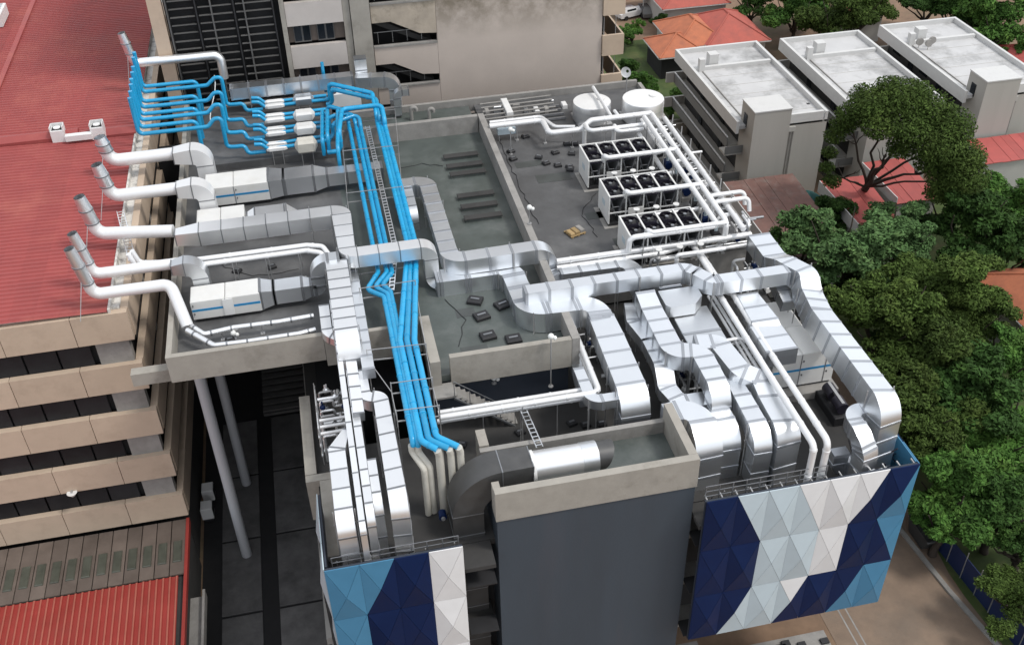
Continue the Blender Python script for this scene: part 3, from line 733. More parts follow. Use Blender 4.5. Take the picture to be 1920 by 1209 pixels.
car('dark grey car parked under the carport frame beside the white car', *(47.77,136.31,-20)[:2], 1.45, 'balcony_grey')
t = thing('carport', 'white framed carport over the two parked cars', 'carport', (46.63,136.21,-20))
c = t.location
MB().box(c.x-3.2, c.x+4.2, c.y-.5, c.y+4.5, GZ+2.6, GZ+2.75).build('roof', 'red_sheet', t)
for dx in (-3.1, .4, 4.1): MB().box(c.x+dx-.06, c.x+dx+.06, c.y-.45, c.y-.33, GZ, GZ+2.6).build('post', 'white_coping', t)

# ================================================================ TREES
def leaf_cloud(clumps, per, size, seed, flat=.5, droop=0):
    """numpy: many small leaf quads scattered in lumpy clumps"""
    rg = np.random.default_rng(seed); vs = []
    for (cx, cy, cz, cr) in clumps:
        n = int(per*1.25*cr*cr)
        d = rg.normal(size=(n, 3)); d /= np.linalg.norm(d, axis=1)[:, None]
        rad = cr*(rg.random(n)**.45)[:, None]
        c = np.array([cx, cy, cz])+d*rad*np.array([1, 1, .72])
        nrm = d*.6+rg.normal(size=(n, 3))*.6+np.array([0, 0, flat]); nrm /= np.linalg.norm(nrm, axis=1)[:, None]
        a = np.cross(nrm, rg.normal(size=(n, 3))); a /= np.linalg.norm(a, axis=1)[:, None]; b = np.cross(nrm, a)
        s = size*(.55+.9*rg.random(n))[:, None]
        vs.append(np.stack([c-a*s, c-b*s*.45, c+a*s, c+b*s*.45], 1))
    v = np.concatenate(vs).reshape(-1, 3); return v
def leaf_mesh(name, v, mat):
    n = len(v)//4; me = bpy.data.meshes.new(name)
    me.vertices.add(len(v)); me.vertices.foreach_set('co', v.astype(np.float32).ravel())
    me.loops.add(n*4); me.loops.foreach_set('vertex_index', np.arange(n*4, dtype=np.int32))
    me.polygons.add(n); me.polygons.foreach_set('loop_start', np.arange(0, n*4, 4, dtype=np.int32)); me.polygons.foreach_set('loop_total', np.full(n, 4, dtype=np.int32))
    me.update(); me.validate(); me.materials.append(MATS[mat]); return me
def blob_clumps(R_, H, seed, n=34, cr=(.9, 1.7), squash=.8, hollow=.35):
    """a crown as boughs of leaf clumps, so the outline is ragged and gaps stay between boughs"""
    rg = random.Random(seed); out = []; nb = 11
    for i in range(nb):
        th = i*2.4+rg.uniform(-.5, .5); el = rg.uniform(-.35, 1.3); q = R_*rg.uniform(.62, 1.08)
        bx, by, bz = q*math.cos(el)*math.cos(th), q*math.cos(el)*math.sin(th), H*squash*math.sin(el)*rg.uniform(.75, 1.1)
        br = rg.uniform(.8, 1.5)
        for k in range(max(3, n//nb)+2):
            a = rg.random()*6.28; e = rg.uniform(-.3, 1.2); d = br*rg.random()**.5
            out.append((bx+d*math.cos(a)*math.cos(e), by+d*math.sin(a)*math.cos(e), bz+.6*d*math.sin(e), rg.uniform(cr[0]*.62, cr[1]*.68)))
        out.append((bx*.5, by*.5, bz*.4, cr[1]*.8))
    return out
CROWNS = {}
for key, mat, R_, H, n, cr, per, size, flat in (
        ('mid', 'leaf_mid', 3.6, 3.6, 52, (.6, 1.3), 420, .17, .7), ('dark', 'leaf_dark', 3.6, 3.8, 52, (.6, 1.3), 420, .17, .6),
        ('grey', 'leaf_grey', 3.6, 3.4, 52, (.6, 1.3), 420, .17, .7), ('olive', 'leaf_olive', 3.6, 3.4, 48, (.7, 1.4), 560, .14, .5),
        ('olive2', 'leaf_olive', 3.4, 3.0, 42, (.7, 1.4), 560, .14, .5), ('mid2', 'leaf_mid', 3.4, 3.4, 46, (.6, 1.2), 420, .18, .8)):
    CROWNS[key] = leaf_mesh('crown', leaf_cloud(blob_clumps(R_, H, sum(map(ord, key)), n, cr), per, size, len(key)*7+sum(map(ord, key)), flat), mat)
def limb(mb, p0, p1, r0, r1, wob, rg, n=5):
    p0 = Vector(p0); p1 = Vector(p1); ps = []; rs = []
    for i in range(n+1):
        q = i/n; w = math.sin(q*math.pi)*wob
        ps.append(p0.lerp(p1, q)+Vector((rg.uniform(-w, w), rg.uniform(-w, w), 0))); rs.append(r0+(r1-r0)*q)
    mb.tube(ps, rs, 8); return ps[-1]
def tree(label, loc, kind, rad, zc, seed, group='trees in the gardens on the right', squash=1.0, cat='tree', name='leafy_tree'):
    """loc = ground position; zc = height of the crown centre; rad = crown radius"""
    rg = random.Random(seed); t = thing(name, label, cat, (loc[0], loc[1], GZ), group)
    m = MB(); h = zc-GZ; limb(m, (0, 0, 0), (rg.uniform(-.4, .4), rg.uniform(-.4, .4), h*.6), .3, .2, .15, rg)
    for i in range(6):
        a = i*1.05+rg.random(); limb(m, (0, 0, h*.5), (math.cos(a)*rad*.6, math.sin(a)*rad*.6, h+rg.uniform(-.2, .5)*rad), .14, .04, .25, rg, 4)
    m.build('trunk', 'bark', t, smooth=60, local=True)
    o = child('crown', CROWNS[kind], t, (0, 0, h), (0, 0, rg.random()*6.28)); s = rad/4.4; o.scale = (s, s, s*squash)
    return t
TR = [ # crown centre, kind, radius, label
    ((41.42,64.59,-12.5), 'grey', 5.6, 'broad grey-green leafy tree in front of the sheds'),
    ((39.28,68.71,-14), 'mid', 3.4, 'small green tree between right-hand roof duct and rusty shed'),
    ((47.33,66.43,-13), 'grey', 4.2, 'grey-green tree right of the broad one, below red sheds'),
    ((53.56,67.44,-13.5), 'dark', 5.4, 'dense dark green tree below the umbrella-shaped tree'),
    ((60.74,71.15,-14), 'mid2', 4.6, 'bright green tree at the right edge below the last block'),
    ((56.51,63.95,-14.5), 'dark', 4.4, 'dark green tree at the right edge above the orange roof'),
    ((46.25,57.97,-12.5), 'olive', 5.0, 'olive pine left of the brick red roof'),
    ((39.83,55.29,-12.5), 'olive2', 5.2, 'olive pine close to the bend of the big roof duct'),
    ((46.96,54.9,-13.5), 'olive', 3.6, 'thin olive pine touching the brick red roof'),
    ((40.08,50.06,-13), 'olive', 5.0, 'dark olive pine in the middle of the tree mass'),
    ((36.91,46.16,-14), 'olive2', 4.6, 'low olive pine right of the big duct elbow'),
    ((43.04,47.55,-14), 'dark', 5.0, 'dark green tree between olive pines and right edge'),
    ((48.2,51.18,-15), 'mid', 4.0, 'green tree at the right edge under the brick red roof'),
    ((43.59,44.01,-15), 'mid2', 4.6, 'bright green tree at the right edge above the fence'),
    ((38,40.44,-15), 'mid', 4.2, 'big bright green tree beside the blue corner panel'),
    ((36.4,39.35,-16.5), 'mid2', 2.6, 'bright green bush-like tree hanging over the road'),
    ((39.94,38.77,-16), 'dark', 3.8, 'dark tree behind the bright one near the fence'),
    ((38.13,33,-17), 'olive', 3.0, 'yellowish olive shrub tree in the bottom corner'),
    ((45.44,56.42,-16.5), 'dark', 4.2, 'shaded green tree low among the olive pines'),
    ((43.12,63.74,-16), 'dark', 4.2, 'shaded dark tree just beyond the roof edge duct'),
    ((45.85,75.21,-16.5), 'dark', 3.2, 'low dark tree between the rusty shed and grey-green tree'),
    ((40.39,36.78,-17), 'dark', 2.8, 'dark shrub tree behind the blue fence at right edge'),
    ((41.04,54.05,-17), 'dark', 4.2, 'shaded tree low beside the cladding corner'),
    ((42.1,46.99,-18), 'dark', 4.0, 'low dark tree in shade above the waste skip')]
for i, (p, kind, rad, lab_) in enumerate(TR): tree(lab_, p, kind, rad*1.0, p[2], i+5, squash=.9)
TB = [((64.94,115.25,-15), 'olive', 5.5, 'olive tree behind the middle apartment block'), ((61.95,119.74,-15), 'mid', 4.6, 'green tree right of the red hipped house'),
    ((70.83,118.29,-15), 'olive2', 4.6, 'olive tree left of the palm at the top edge'), ((81.38,114.5,-15), 'dark', 5.5, 'dark green tree behind the last apartment block'),
    ((83.35,108.6,-14), 'mid', 6, 'big bright green tree in the top right corner'), ((80.05,118.68,-15), 'dark', 5, 'dark tree at the top edge right of the palm'),
    ((65.38,125.66,-15), 'olive', 5, 'olive tree at the top edge above the green one'), ((82.28,107.82,-17), 'mid2', 3.2, 'small bright tree behind the roof of the last block'),
    ((83.46,103.76,-17.5), 'mid', 3, 'small green tree at the upper right edge'), ((42.66,127.12,-18), 'mid2', 2.2, 'round garden bush beside the parked cars'),
    ((38.15,108.61,-17.5), 'mid', 2.6, 'garden tree behind the rear water tank'), ((40.59,104.67,-18), 'mid2', 2.6, 'leafy tree right of the white water tank'),
    ((38.01,114.44,-18), 'dark', 2.2, 'dark garden tree next to the beige block'), ((58.92,126.16,-16), 'dark', 4, 'dark tree above the red hipped house'),
    ((47.43,129.05,-18.5), 'dark', 1.8, 'dark bush right of the carport'), ((40.3,125.31,-18.5), 'mid', 1.8, 'low bush by the end balconies'), ((79.28,93.97,-18), 'mid2', 3.2, 'green tree cut by the right edge beside last block')]
for i, (p, kind, rad, lab_) in enumerate(TB): tree(lab_, p, kind, rad, p[2], i+55, group='trees in the far gardens')

# the umbrella-shaped tree: bare forking limbs under a wide feathery crown
c0 = Vector((52.03,81.9,-19.9)); c0.z = GZ
t = thing('umbrella_tree', 'tall umbrella-shaped tree with bare forked limbs before the apartments', 'tree', c0, 'trees in the gardens on the right')
rg = random.Random(3); m = MB()
fork = Vector((49.76,76.77,-14.5))-c0; limb(m, (0, 0, 0), fork, .42, .34, .2, rg)
tips = []
for (p, r0) in [((48.52,73.08,-9), .26), ((51.77,71.16,-10), .2), ((47.14,76.58,-8.5), .16), ((50.4,73.83,-6.5), .2), ((46.58,76.93,-13), .12), ((48.33,74.91,-6), .16), ((53.79,72.85,-8), .15), ((54.67,71.27,-11), .12)]:
    e = Vector(p)-c0; st = fork if e.z > 6 else fork*.8; tips.append(limb(m, st, e, r0, .07, .5, rg, 6))
for e in list(tips):
    for q in range(4): limb(m, e*.8+fork*.2, e+Vector((rg.uniform(-2, 2), rg.uniform(-2, 2), rg.uniform(.3, 1.6))), .06, .02, .2, rg, 3)
m.build('trunk', 'bark', t, smooth=60, local=True)
cl = []
for x, y, z, r in [(46.9,73.7,-4.5,1.9),(49.2,73.6,-4.0,2.2),(51.0,72.1,-4.5,2.0),(52.4,70.8,-5.5,2.0),(46.1,75.5,-6.0,1.4),(45.9,76.5,-7.5,1.1),(46.8,72.2,-5.5,1.5),(49.1,71.1,-5.5,1.8),(51.0,69.6,-6.5,2.0),(53.0,69.1,-7.5,1.9),(53.2,68.0,-9.0,1.8),(52.5,69.1,-9.5,1.8),(51.3,70.5,-8.5,1.4),(48.9,71.6,-7.5,1.2),(45.8,77.4,-9.0,0.9),(46.0,78.0,-11.0,0.7),(45.4,77.0,-12.0,0.7),(47.0,75.8,-4.5,1.3),(49.1,75.4,-3.8,1.3),(53.2,68.8,-11.0,1.5),(51.9,69.1,-11.0,1.2),(45.7,76.2,-13.0,0.8),(51.1,74.3,-3.8,1.2),(54.5,69.6,-8.5,1.2)]:
    cl.append((x-c0.x, y-c0.y, z-c0.z, r))
o = child('crown', leaf_mesh('crown', leaf_cloud([(a, b, c, r*1.15) for a, b, c, r in cl], 640, .13, 11, .6), 'leaf_olive'), t)

# ================================================================ WING: exhaust stacks, air handlers, left ducts
def stack(label, pts, rad, top, mat='white_pipe', cone=True, extra=None):
    """round exhaust pipe with an upright silver stack at the office roof end"""
    root = thing('exhaust_pipe', label, 'exhaust pipe', pts[0], 'exhaust stacks over the red roof')
    p0 = Vector(pts[0]); up = p0+Vector((-.16, 0, 1))*(top-p0.z)
    fp = flat_path([p0+Vector((-.12, 0, .75))]+[Vector(p) for p in pts], rad*1.7, 8)
    MB().tube(fp, rad, 20).build('pipe_run', mat, root, smooth=45)
    b = p0+Vector((-.12, 0, .75))
    m = MB(); m.tube([b, b.lerp(up, .55)], rad*1.03, 20); m.build('stack', 'galvanised', root, smooth=45)
    m = MB(); q = b.lerp(up, .55); m.tube([q, up], [rad*1.02, rad*.86], 20, caps=False); m.tube([up, q], [rad*.8, rad*.95], 20, caps=False); m.build('stack_cone', 'galvanised', root, smooth=45)
    m = MB(); m.cyl(up-Vector((0, 0, .5)), up-Vector((0, 0, .48)), rad*.8, 20); m.build('stack_baffle', 'black_plastic', root)
    for f in (.02, .5): 
        c = b.lerp(up, f); m = MB(); m.cyl(c, c+Vector((0, 0, .07)), rad*1.12, 20); m.build('collar', 'flange_steel', root, smooth=45)
    m = MB()
    for s in (-1, 1): m.bar(b.lerp(up, .35), (p0.x-.6+.2*s, p0.y+1.2*s, 1.75), .035)
    m.build('stay', 'steel_post', root)
    n = len(fp)
    for k in range(2, n-3, 4):
        a, c = fp[k], fp[k+1]
        if (c-a).length > 1.5:
            t = (c-a).normalized()
            for q in (.1, .5, .9):
                e = a.lerp(c, q); m = MB(); m.cyl(e-t*.03, e+t*.03, rad*1.035, 20); m.build('seam', mat, root, smooth=45)
    return root
def scroll(label, pts, w, h, mat='galvanised'):
    return duct('fan_elbow', label, pts, w, h, r=.75, L=.9, mat=mat, group='elbows dropping into the air handlers', cat='duct elbow', n=12, flange=.06)
stack('silver exhaust pipe farthest back over the blue pipes', [(-12.73,78.16,4.2),(-6.46,78.16,4.2),(-6.46,78.16,2.3)], .33, 6.6, 'cladding_silver')
stack('white exhaust pipe second from the back with short fat stack', [(-13.74,65.78,2.7),(-9.31,65.78,2.7)], .43, 4.5)
stack('white exhaust pipe third from the back beside the ladder', [(-13.27,60.98,2.7),(-8.82,60.98,2.7)], .4, 5.0)
stack('white exhaust pipe leading to the flanged duct run', [(-13.71,56.63,2.7),(-9.31,55.84,2.7)], .38, 5.3)
stack('white exhaust pipe second from the front corner of the red roof', [(-13.57,52.41,2.6),(-8.97,52.41,2.6)], .32, 5.4)
stack('frontmost white exhaust pipe turning down along the wing parapet', [(-13.37,50.36,2.6),(-9.29,50.36,2.6),(-8.61,48.43,0.95)], .33, 5.7)
scroll('white elbow at the end of the second exhaust pipe', [(-9.65,65.4,2.75),(-7.75,65.4,2.75),(-7.75,65.4,0.9)], [1.0, 1.15, 1.15], [.8, 1.1, 1.1], 'white_pipe')
scroll('white elbow at the end of the third exhaust pipe', [(-9.28,60.79,2.7),(-7.58,60.79,2.7),(-7.58,60.79,0.8)], [.9, 1.05, 1.05], [.75, 1.0, 1.0], 'white_pipe')
scroll('grey elbow dropping to the front air handler', [(-9.26,52.01,2.6),(-7.81,52.01,2.6),(-7.81,52.01,0.7)], [.7, .85, .85], [.6, .9, .9], 'galvanised_dull')

def ahu(label, x0, x1, y0, y1, z0, z1, joints, stripe=True, plate=None):
    t = thing('air_handler', label, 'air handler', ((x0+x1)/2, y0, z0), 'white air handling units')
    m = MB(); m.box(x0+.08, x1-.08, y0+.08, y1-.08, z0, z0+.16); m.build('base_frame', 'black_plastic', t)
    xs = [x0]+[x0+(x1-x0)*j for j in joints]+[x1]
    for a, b in zip(xs, xs[1:]):
        m = MB(); m.bevbox(a+.012, b-.012, y0, y1, z0+.16, z1, .05); m.build('casing_panel', 'unit_panel', t)
        if stripe and plate is None:
            m = MB(); m.box(a+.03, b-.03, y0-.012, y0-.003, z0+(z1-z0)*.5, z0+(z1-z0)*.5+.14); m.build('stripe', 'blue_stripe', t)
    if plate is not None:
        c = x0+(x1-x0)*plate
        for a, b in ((x0+.03, c-.3), (c+.3, x1-.03)):
            m = MB(); m.box(a, b, y0-.012, y0-.003, z0+(z1-z0)*.5, z0+(z1-z0)*.5+.14); m.build('stripe', 'blue_stripe', t)
        m = MB(); m.box(c-.28, c+.28, y0-.06, y0-.003, z0+.2, z1-.1); m.build('control_box', 'white_metal', t)
    m = MB()
    for a in xs[1:-1]: m.box(a-.02, a+.02, y0-.02, y0-.004, z0+.16, z1-.06)
    for i, a in enumerate(xs[:-1]):
        for zz in (.35, .75): m.box(a+.1, a+.16, y0-.05, y0-.004, z0+(z1-z0)*zz, z0+(z1-z0)*zz+.12)
    m.build('door_hardware', 'flange_steel', t)
    return t
a0 = (-7.82,62.34,1.65); a1 = (-3.74,62.02,1.65)
A1Y = a0[1]
ahu('long white air handler with blue stripe at the back of the wing', a0[0], a1[0], A1Y, A1Y+2.0, .15, 1.65, [.45])
duct('supply_duct', 'tapering silver box duct on the back air handler', [(a1[0]+.02, A1Y+1.0, .95), (a1[0]+1.0, A1Y+.95, .95), (a1[0]+1.05, A1Y+.95, .95), (a1[0]+3.0, A1Y+.95, .95), (a1[0]+3.9, A1Y+.9, .95), (a1[0]+5.2, A1Y+.9, .95), (a1[0]+7.6, A1Y+.9, .95)],
     [1.9, 1.55, 1.55, 1.55, 1.0, 1.0, 1.0], [1.35, 1.2, 1.2, 1.2, .9, .9, .9], L=2.2, mat='galvanised', flange=.07, fl_mat='flange_steel', r=.05)
a0 = (-8.45,49.93,1.5); a1 = (-4.59,49.61,1.5); A3Y = a0[1]
ahu('white air handler with blue stripe at the front of the wing', a0[0], a1[0], A3Y, A3Y+1.55, .1, 1.5, [.5], plate=.53)
d0 = (-1.13,50.14,0.9)
duct('supply_duct', 'silver duct rising in a bend from the front air handler', [(a1[0]+.02, A3Y+.8, .85), (a1[0]+.75, A3Y+.8, .85), (a1[0]+.8, A3Y+.8, .85), (a1[0]+2.4, A3Y+.8, .85), (a1[0]+2.9, A3Y+.8, .85), (d0[0]-.1, A3Y+.8, .85), (d0[0]-.1, A3Y+.8, 2.4), (d0[0]+1.2, A3Y+.8, 2.4)],
     [1.4, 1.15, 1.15, 1.15, .85, .85, .85, .85], [1.25, .95, .95, .95, .75, .75, .75, .75], L=1.9, mat='galvanised', flange=.07, fl_mat='flange_steel', r=.7)
a0 = (-8.29,59.31,1.5); a1 = (-5.32,59.03,1.5)
ahu('white air handler partly hidden under the flanged duct run', a0[0], a1[0], a0[1]-1.0, a0[1]+.75, .1, 1.5, [.5], stripe=False)
b0 = (-5.19,58.95,1.45); b1 = (-2.42,58.79,1.45)
duct('supply_duct', 'white hooded box duct behind the flanged duct run', [(b0[0], b0[1]-.1, .9), (b0[0]+.5, b0[1]-.1, .9), (b1[0]-.4, b0[1]-.1, .9), (b1[0]+.4, b0[1]-.1, .75)], [1.0, 1.5, 1.5, .8], [.8, 1.1, 1.1, .5], L=1.6, r=.05, mat='cladding_silver')
# flanged run from the fourth exhaust pipe, turning forward, right over the blue pipes, then down
duct('flanged_duct', 'long flanged white duct run over the wing crossing above the blue pipes',
     [(-9.18,55.41,2.5),(-7.79,55.41,2.5),(0.64,55.41,2.5),(0.64,50.67,2.5),(5.36,50.67,2.5),(5.36,50.67,0.15),(5.95,50.22,0.15)],
     [.75, 1.15, 1.15, .95, .95, .95, 1.25], [.75, .95, .95, .8, .8, .8, 1.0], r=.55, L=1.32, mat='cladding_silver', flange=.06, posts=[(.12, 0), (.25, 0), (.38, 0), (.5, 0)], up=(0, 0, 1))
# stepped duct going forward past the blue pipes and dropping at the parapet
duct('stepped_duct', 'wide white flanged duct stepping forward to the wing parapet', [(-0.06,50.42,2.2),(-0.06,43.22,2.2),(-0.06,43.22,0.5)], 1.2, .9, r=.75, L=.95, mat='cladding_silver', posts=[(.1, 0), (.45, 0), (.8, 0)])
duct('stepped_duct', 'narrow pale duct hugging the wide stepped duct beside the blue pipes', [(0.77,50.71,1.35),(0.77,44.89,1.35),(0.77,41.63,1.35)], .62, .6, L=1.1, mat='galvanised')
# pair of white pipes along the wing, then small lines by the front parapet
pipe('insulated_pipe', 'rear of the two white pipes running across the wing', [(-11.42,53.41,3.2),(-11.19,53.41,2.3),(-8.68,52.98,2.3),(-1.63,52.98,2.3),(-0.71,52.62,2.3),(-0.29,51.65,2)], .15, posts=[.35, .5, .65, .8], collars=2.4)
pipe('insulated_pipe', 'front of the two white pipes running across the wing', [(-11.58,53.11,3.2),(-11.4,53.11,2.2),(-8.68,52.57,2.2),(-1.67,52.57,2.2),(-0.82,52.11,2.2),(-0.66,51.05,1.9)], .15, posts=[.35, .5, .65, .8], collars=2.4)
pipe('silver_pipe', 'inner silver pipe with reducer along the front parapet of the wing', [(-8.64,48.74,0.95),(-7.75,47.82,0.7),(-6.13,48.06,0.7),(-3.62,48,0.7),(-1.74,48.11,0.7)], .15, r=.3, mat='cladding_silver', collars=1.1, collar_mat='flange_steel', posts=[.3, .6])
pipe('silver_pipe', 'outer silver pipe along the inside of the front parapet', [(-8.63,48.09,0.95),(-7.18,46.6,0.75),(-5.47,46.53,0.75),(-2.62,46.56,0.75),(-1.71,46.73,0.75)], .16, r=.3, mat='cladding_silver', collars=1.1, collar_mat='flange_steel', posts=[.35, .7])
duct('branch_duct', 'small white duct turning over the parapet at the wing corner', [(-1.08,47.32,1.65),(-1.08,44.88,1.65),(-0.06,44.27,1.35),(-0.06,41.83,1.05),(-0.06,38.9,0.95)], [.55, .55, .55, .55, .55], .5, r=.45, L=.9, mat='cladding_silver')
duct('branch_duct', 'thin white duct beside the small one at the wing corner', [(-0.6,47.82,1.7),(-0.6,43.93,1.7),(-0.6,43.4,1.4),(-0.6,38.52,0.9),(-0.6,35.2,0.7),(-0.6,31.96,0.6),(-0.6,31.96,-3.2)], .28, .3, r=.3, L=1.5, mat='cladding_silver', flange=.07)
# ---- bundle running down to the left cladding screen
duct('bundle_duct', 'leftmost wide duct of the front bundle, tapering from the thin one', [(-0.77,38.36,0.55),(-1.33,36.9,0.55),(-1.33,32.45,0.55),(-1.33,32.45,-3.35)], [.3, .8, .82, .82], [.4, .7, .7, .7], r=.6, L=1.25, mat='cladding_silver', posts=[(.5, 0)], deck=-3.2)
duct('bundle_duct', 'long narrow duct in the middle of the front bundle', [(-0.19,42.56,0.8),(-0.19,39.72,0.7),(-0.19,35.29,0.6),(-0.19,32.65,0.6),(-0.19,32.65,-3.3)], .38, .55, r=.5, L=1.4, mat='cladding_silver')
duct('bundle_duct', 'short narrow duct beside the widest one of the front bundle', [(0.23,36.28,0.2),(0.23,33.61,0.2),(0.23,33.61,-3.3)], .42, .55, r=.5, L=1.4, mat='cladding_silver')
duct('bundle_duct', 'widest duct of the front bundle, kinked near the blue pipes', [(0.38,42.3,0.75),(0.38,40.33,0.55),(1.18,40.2,0.55),(1.18,33.11,0.55),(1.18,33.11,-3.45)], [.55, .6, .75, .84, .84], [.7, .75, .85, .85, .85], r=.6, L=1.2, mat='cladding_silver', posts=[(.3, 0), (.55, 0)], deck=-3.2)

# ================================================================ BLUE PIPES
BG = 'blue pipes carried to the front edge'
VENTS = [(-12.22, 76.03, 'd', -8.34, -6.44), (-12.2, 75.09, 'c', -8.32, -6.43), (-12.12, 73.43, 'd', -8.28, -6.43), (-12.11, 72.47, 'c', -8.25, -6.42), (-12.08, 71.34, 'd', -8.23, -6.42), (-12.05, 70.42, 'c', -8.21, -6.41), (-12.01, 69.29, 'd', -8.18, -6.41), (-11.98, 68.22, 'c', -8.15, -6.4)]
names = ['farthest', 'second', 'third', 'fourth', 'fifth', 'sixth', 'seventh', 'nearest']
for i, (xa, y, k, xc, xe) in enumerate(VENTS):
    lab_ = '%s blue vent pipe from the wing rising at the red roof edge' % names[i]
    if k == 'd': pts = [(xa, y, 5.9), (xa, y, 3.2), (xc, y, 3.2), (xc, y-.1, .9)]
    else: pts = [(xa, y, 5.9), (xa, y, 3.2), (xc+.1, y, 3.2), (xc+.8, y, 3.2), (xe-.5, y+.05, 3.7), (xe, y+.05, 3.7), (xe, y, 1.5), (xe+.6, y-.1, 1.5), (xe+1.25, y-.1, 1.5), (xe+1.35, y-.35, 1.0), (xe+2.6, y-.35, 1.0)]
    pipe('vent_pipe', lab_, pts, .145, r=.36, mat='blue_pipe', cat='vent pipe', group='blue vent pipes at the red roof edge')
# white fittings and filter boxes in line with the blue pipes
def fitting(label, x, y, z, ln, w, h, mat='white_metal', legs=0, name='filter_box'):
    t = thing(name, label, 'filter box', (x, y, z), 'white filter boxes in line with the blue pipes')
    hw, hh, e = w/2, h/2, ln*.22
    m = MB()
    rings_ = [(x-ln/2-e, .12, .12), (x-ln/2, hw, hh), (x+ln/2, hw, hh), (x+ln/2+e, .12, .12)]
    v = []; 
    for xx, a, b in rings_:
        c = .35
        v += [(xx, y+sy*a*fy, z+sz*b*fz) for sy, sz, fy, fz in ((-1,-1,1-c,1),(1,-1,1-c,1),(1,-1,1,1-c),(1,1,1,1-c),(1,1,1-c,1),(-1,1,1-c,1),(-1,1,1,1-c),(-1,-1,1,1-c))]
    f = [(j*8+i, j*8+(i+1) % 8, (j+1)*8+(i+1) % 8, (j+1)*8+i) for j in range(3) for i in range(8)]+[tuple(range(8)), tuple(range(24, 32))]
    m.add(v, f); m.build('casing', mat, t)
    for xx in (x-ln/2, x+ln/2):
        m = MB(); m.box(xx-.03, xx+.03, y-hw-.03, y+hw+.03, z-hh*.6, z+hh*.6); m.build('joint_band', mat, t)
    if legs:
        m = MB()
        for sx in (-1, 1):
            for sy in (-1, 1): m.bar((x+sx*ln*.35, y+sy*hw*.8, 0), (x+sx*ln*.35, y+sy*hw*.8, z-hh+.05), .04)
        m.build('legs', 'steel_post', t)
    return t
FB = [((-2.9,74.33,1.5), (-0.74,74.3,1.6), 'farthest row'), ((-2.98,72.2,1.4), (-0.84,71.89,1.5), 'second row'), ((-2.99,70.22,1.3), (-0.89,69.81,1.45), 'third row'), ((-3,68.09,1.2), (-0.96,67.35,1.4), 'nearest row')]
for i, (a, b, nm) in enumerate(FB):
    fitting('slim white fitting in the %s of blue pipes, back one' % nm, a[0], a[1]+.35, a[2], 1.0, .42, .3)
    fitting('slim white fitting in the %s of blue pipes, front one' % nm, a[0], a[1]-.35, a[2], 1.0, .42, .3, legs=1 if i == 3 else 0)
    fitting('bigger %s octagonal box in the %s of blue pipes' % (('grey', 'pale grey', 'off-white', 'cream')[i], nm), b[0], b[1], b[2], 1.1, 1.0, .95 if i == 3 else .7, ('galvanised_dull', 'unit_panel', 'unit_panel', 'insulated_cream')[i], legs=1)
    for q, s in enumerate((-.35, .35)):
        x0 = VENTS[min(7, 1+2*i)][4]+2.5; c = (-5.57,73.61,1.3)
        pipe('blue_pipe', 'short blue pipe through the white fittings, %s, %s' % (nm, ('front', 'back')[q]), [(x0-.6, a[1]+s, a[2]+.5), (x0-.1, a[1]+s, a[2]+.45), (x0+.3, a[1]+s, a[2]), (b[0]+1.2, a[1]+s, b[2]-.05), (b[0]+1.75, a[1]+s, b[2]-.05)], .13, mat='blue_pipe', group='short blue pipes through the white fittings')
# risers right of the boxes and the hairpin bends feeding the long pipes
HP = [([(0.96,74.17,1.5),(1.26,73.82,1.5),(1.26,73.82,2.9),(4.27,71.3,2.9),(4.27,69.02,2.3),(4.27,69.02,1.7),(4.27,52.49,1.65),(2.65,43.61,1.6),(2.65,39.29,1.55),(2.65,35.85,1.55),(3.33,35.32,1.35)], .165, 'first thick blue pipe from the left, long run with kinked end'),
      ([(0.9,73.26,1.5),(1.36,73.14,1.5),(1.36,73.14,2.75),(4.45,70.57,2.75),(4.45,68.72,2.2),(4.45,68.72,1.7),(4.45,52.41,1.65),(3.01,43.53,1.6),(3.01,39.2,1.55),(3.01,35.84,1.55),(3.86,35.27,1.35)], .165, 'middle thick blue pipe of the long run with kinked end'),
      ([(0.42,66.25,1.2),(1.4,66.25,1.2),(1.4,66.25,2.7),(1.89,69.65,2.7),(4.74,69.65,2.7),(4.74,68.18,2.2),(4.74,68.18,1.7),(4.74,52.31,1.65),(3.39,43.43,1.6),(3.39,39.12,1.55),(3.39,35.97,1.55),(4.32,35.27,1.35)], .165, 'right-hand thick blue pipe, nearest the green roof'),
      ([(0.58,71.19,1.4),(0.88,71.11,1.4),(0.88,71.11,2.4),(2.22,69.93,2.4),(2.22,69.05,1.9),(2.22,69.05,1.7),(2.22,50.18,1.6),(1.41,48.64,1.6),(2.28,47.74,1.6),(2.28,42.76,1.5),(2.28,36.09,1.45),(2.28,36.09,1.1)], .145, 'leftmost thin blue pipe of the long run, jogging right'),
      ([(0.45,69.32,1.4),(0.81,69.45,1.2),(0.81,69.45,2.3),(2.58,69.69,2.3),(2.71,68.75,1.9),(2.71,68.75,1.7),(2.71,50.07,1.6),(1.88,48.79,1.6),(2.51,47.95,1.6),(2.51,42.7,1.5),(2.51,36.02,1.45),(2.51,36.02,1.1)], .145, 'second thin blue pipe of the long run, jogging right'),
      ([(0.41,67.81,1.4),(1.04,68.38,1.2),(1.04,68.38,2.3),(3.01,69.41,2.3),(3.01,68.38,1.9),(3.01,68.38,1.7),(3.01,49.97,1.6),(2.32,48.89,1.6),(2.69,48.16,1.6),(2.69,43.07,1.45),(2.69,39.01,1.4),(2.69,36.6,1.35),(2.69,36.6,1)], .145, 'third thin blue pipe of the long run, partly hidden by a thick one')]
for pts, rad, lab_ in HP: pipe('blue_pipe', lab_, pts, rad, r=.42, mat='blue_pipe', group=BG, collars=3.1, n=14)
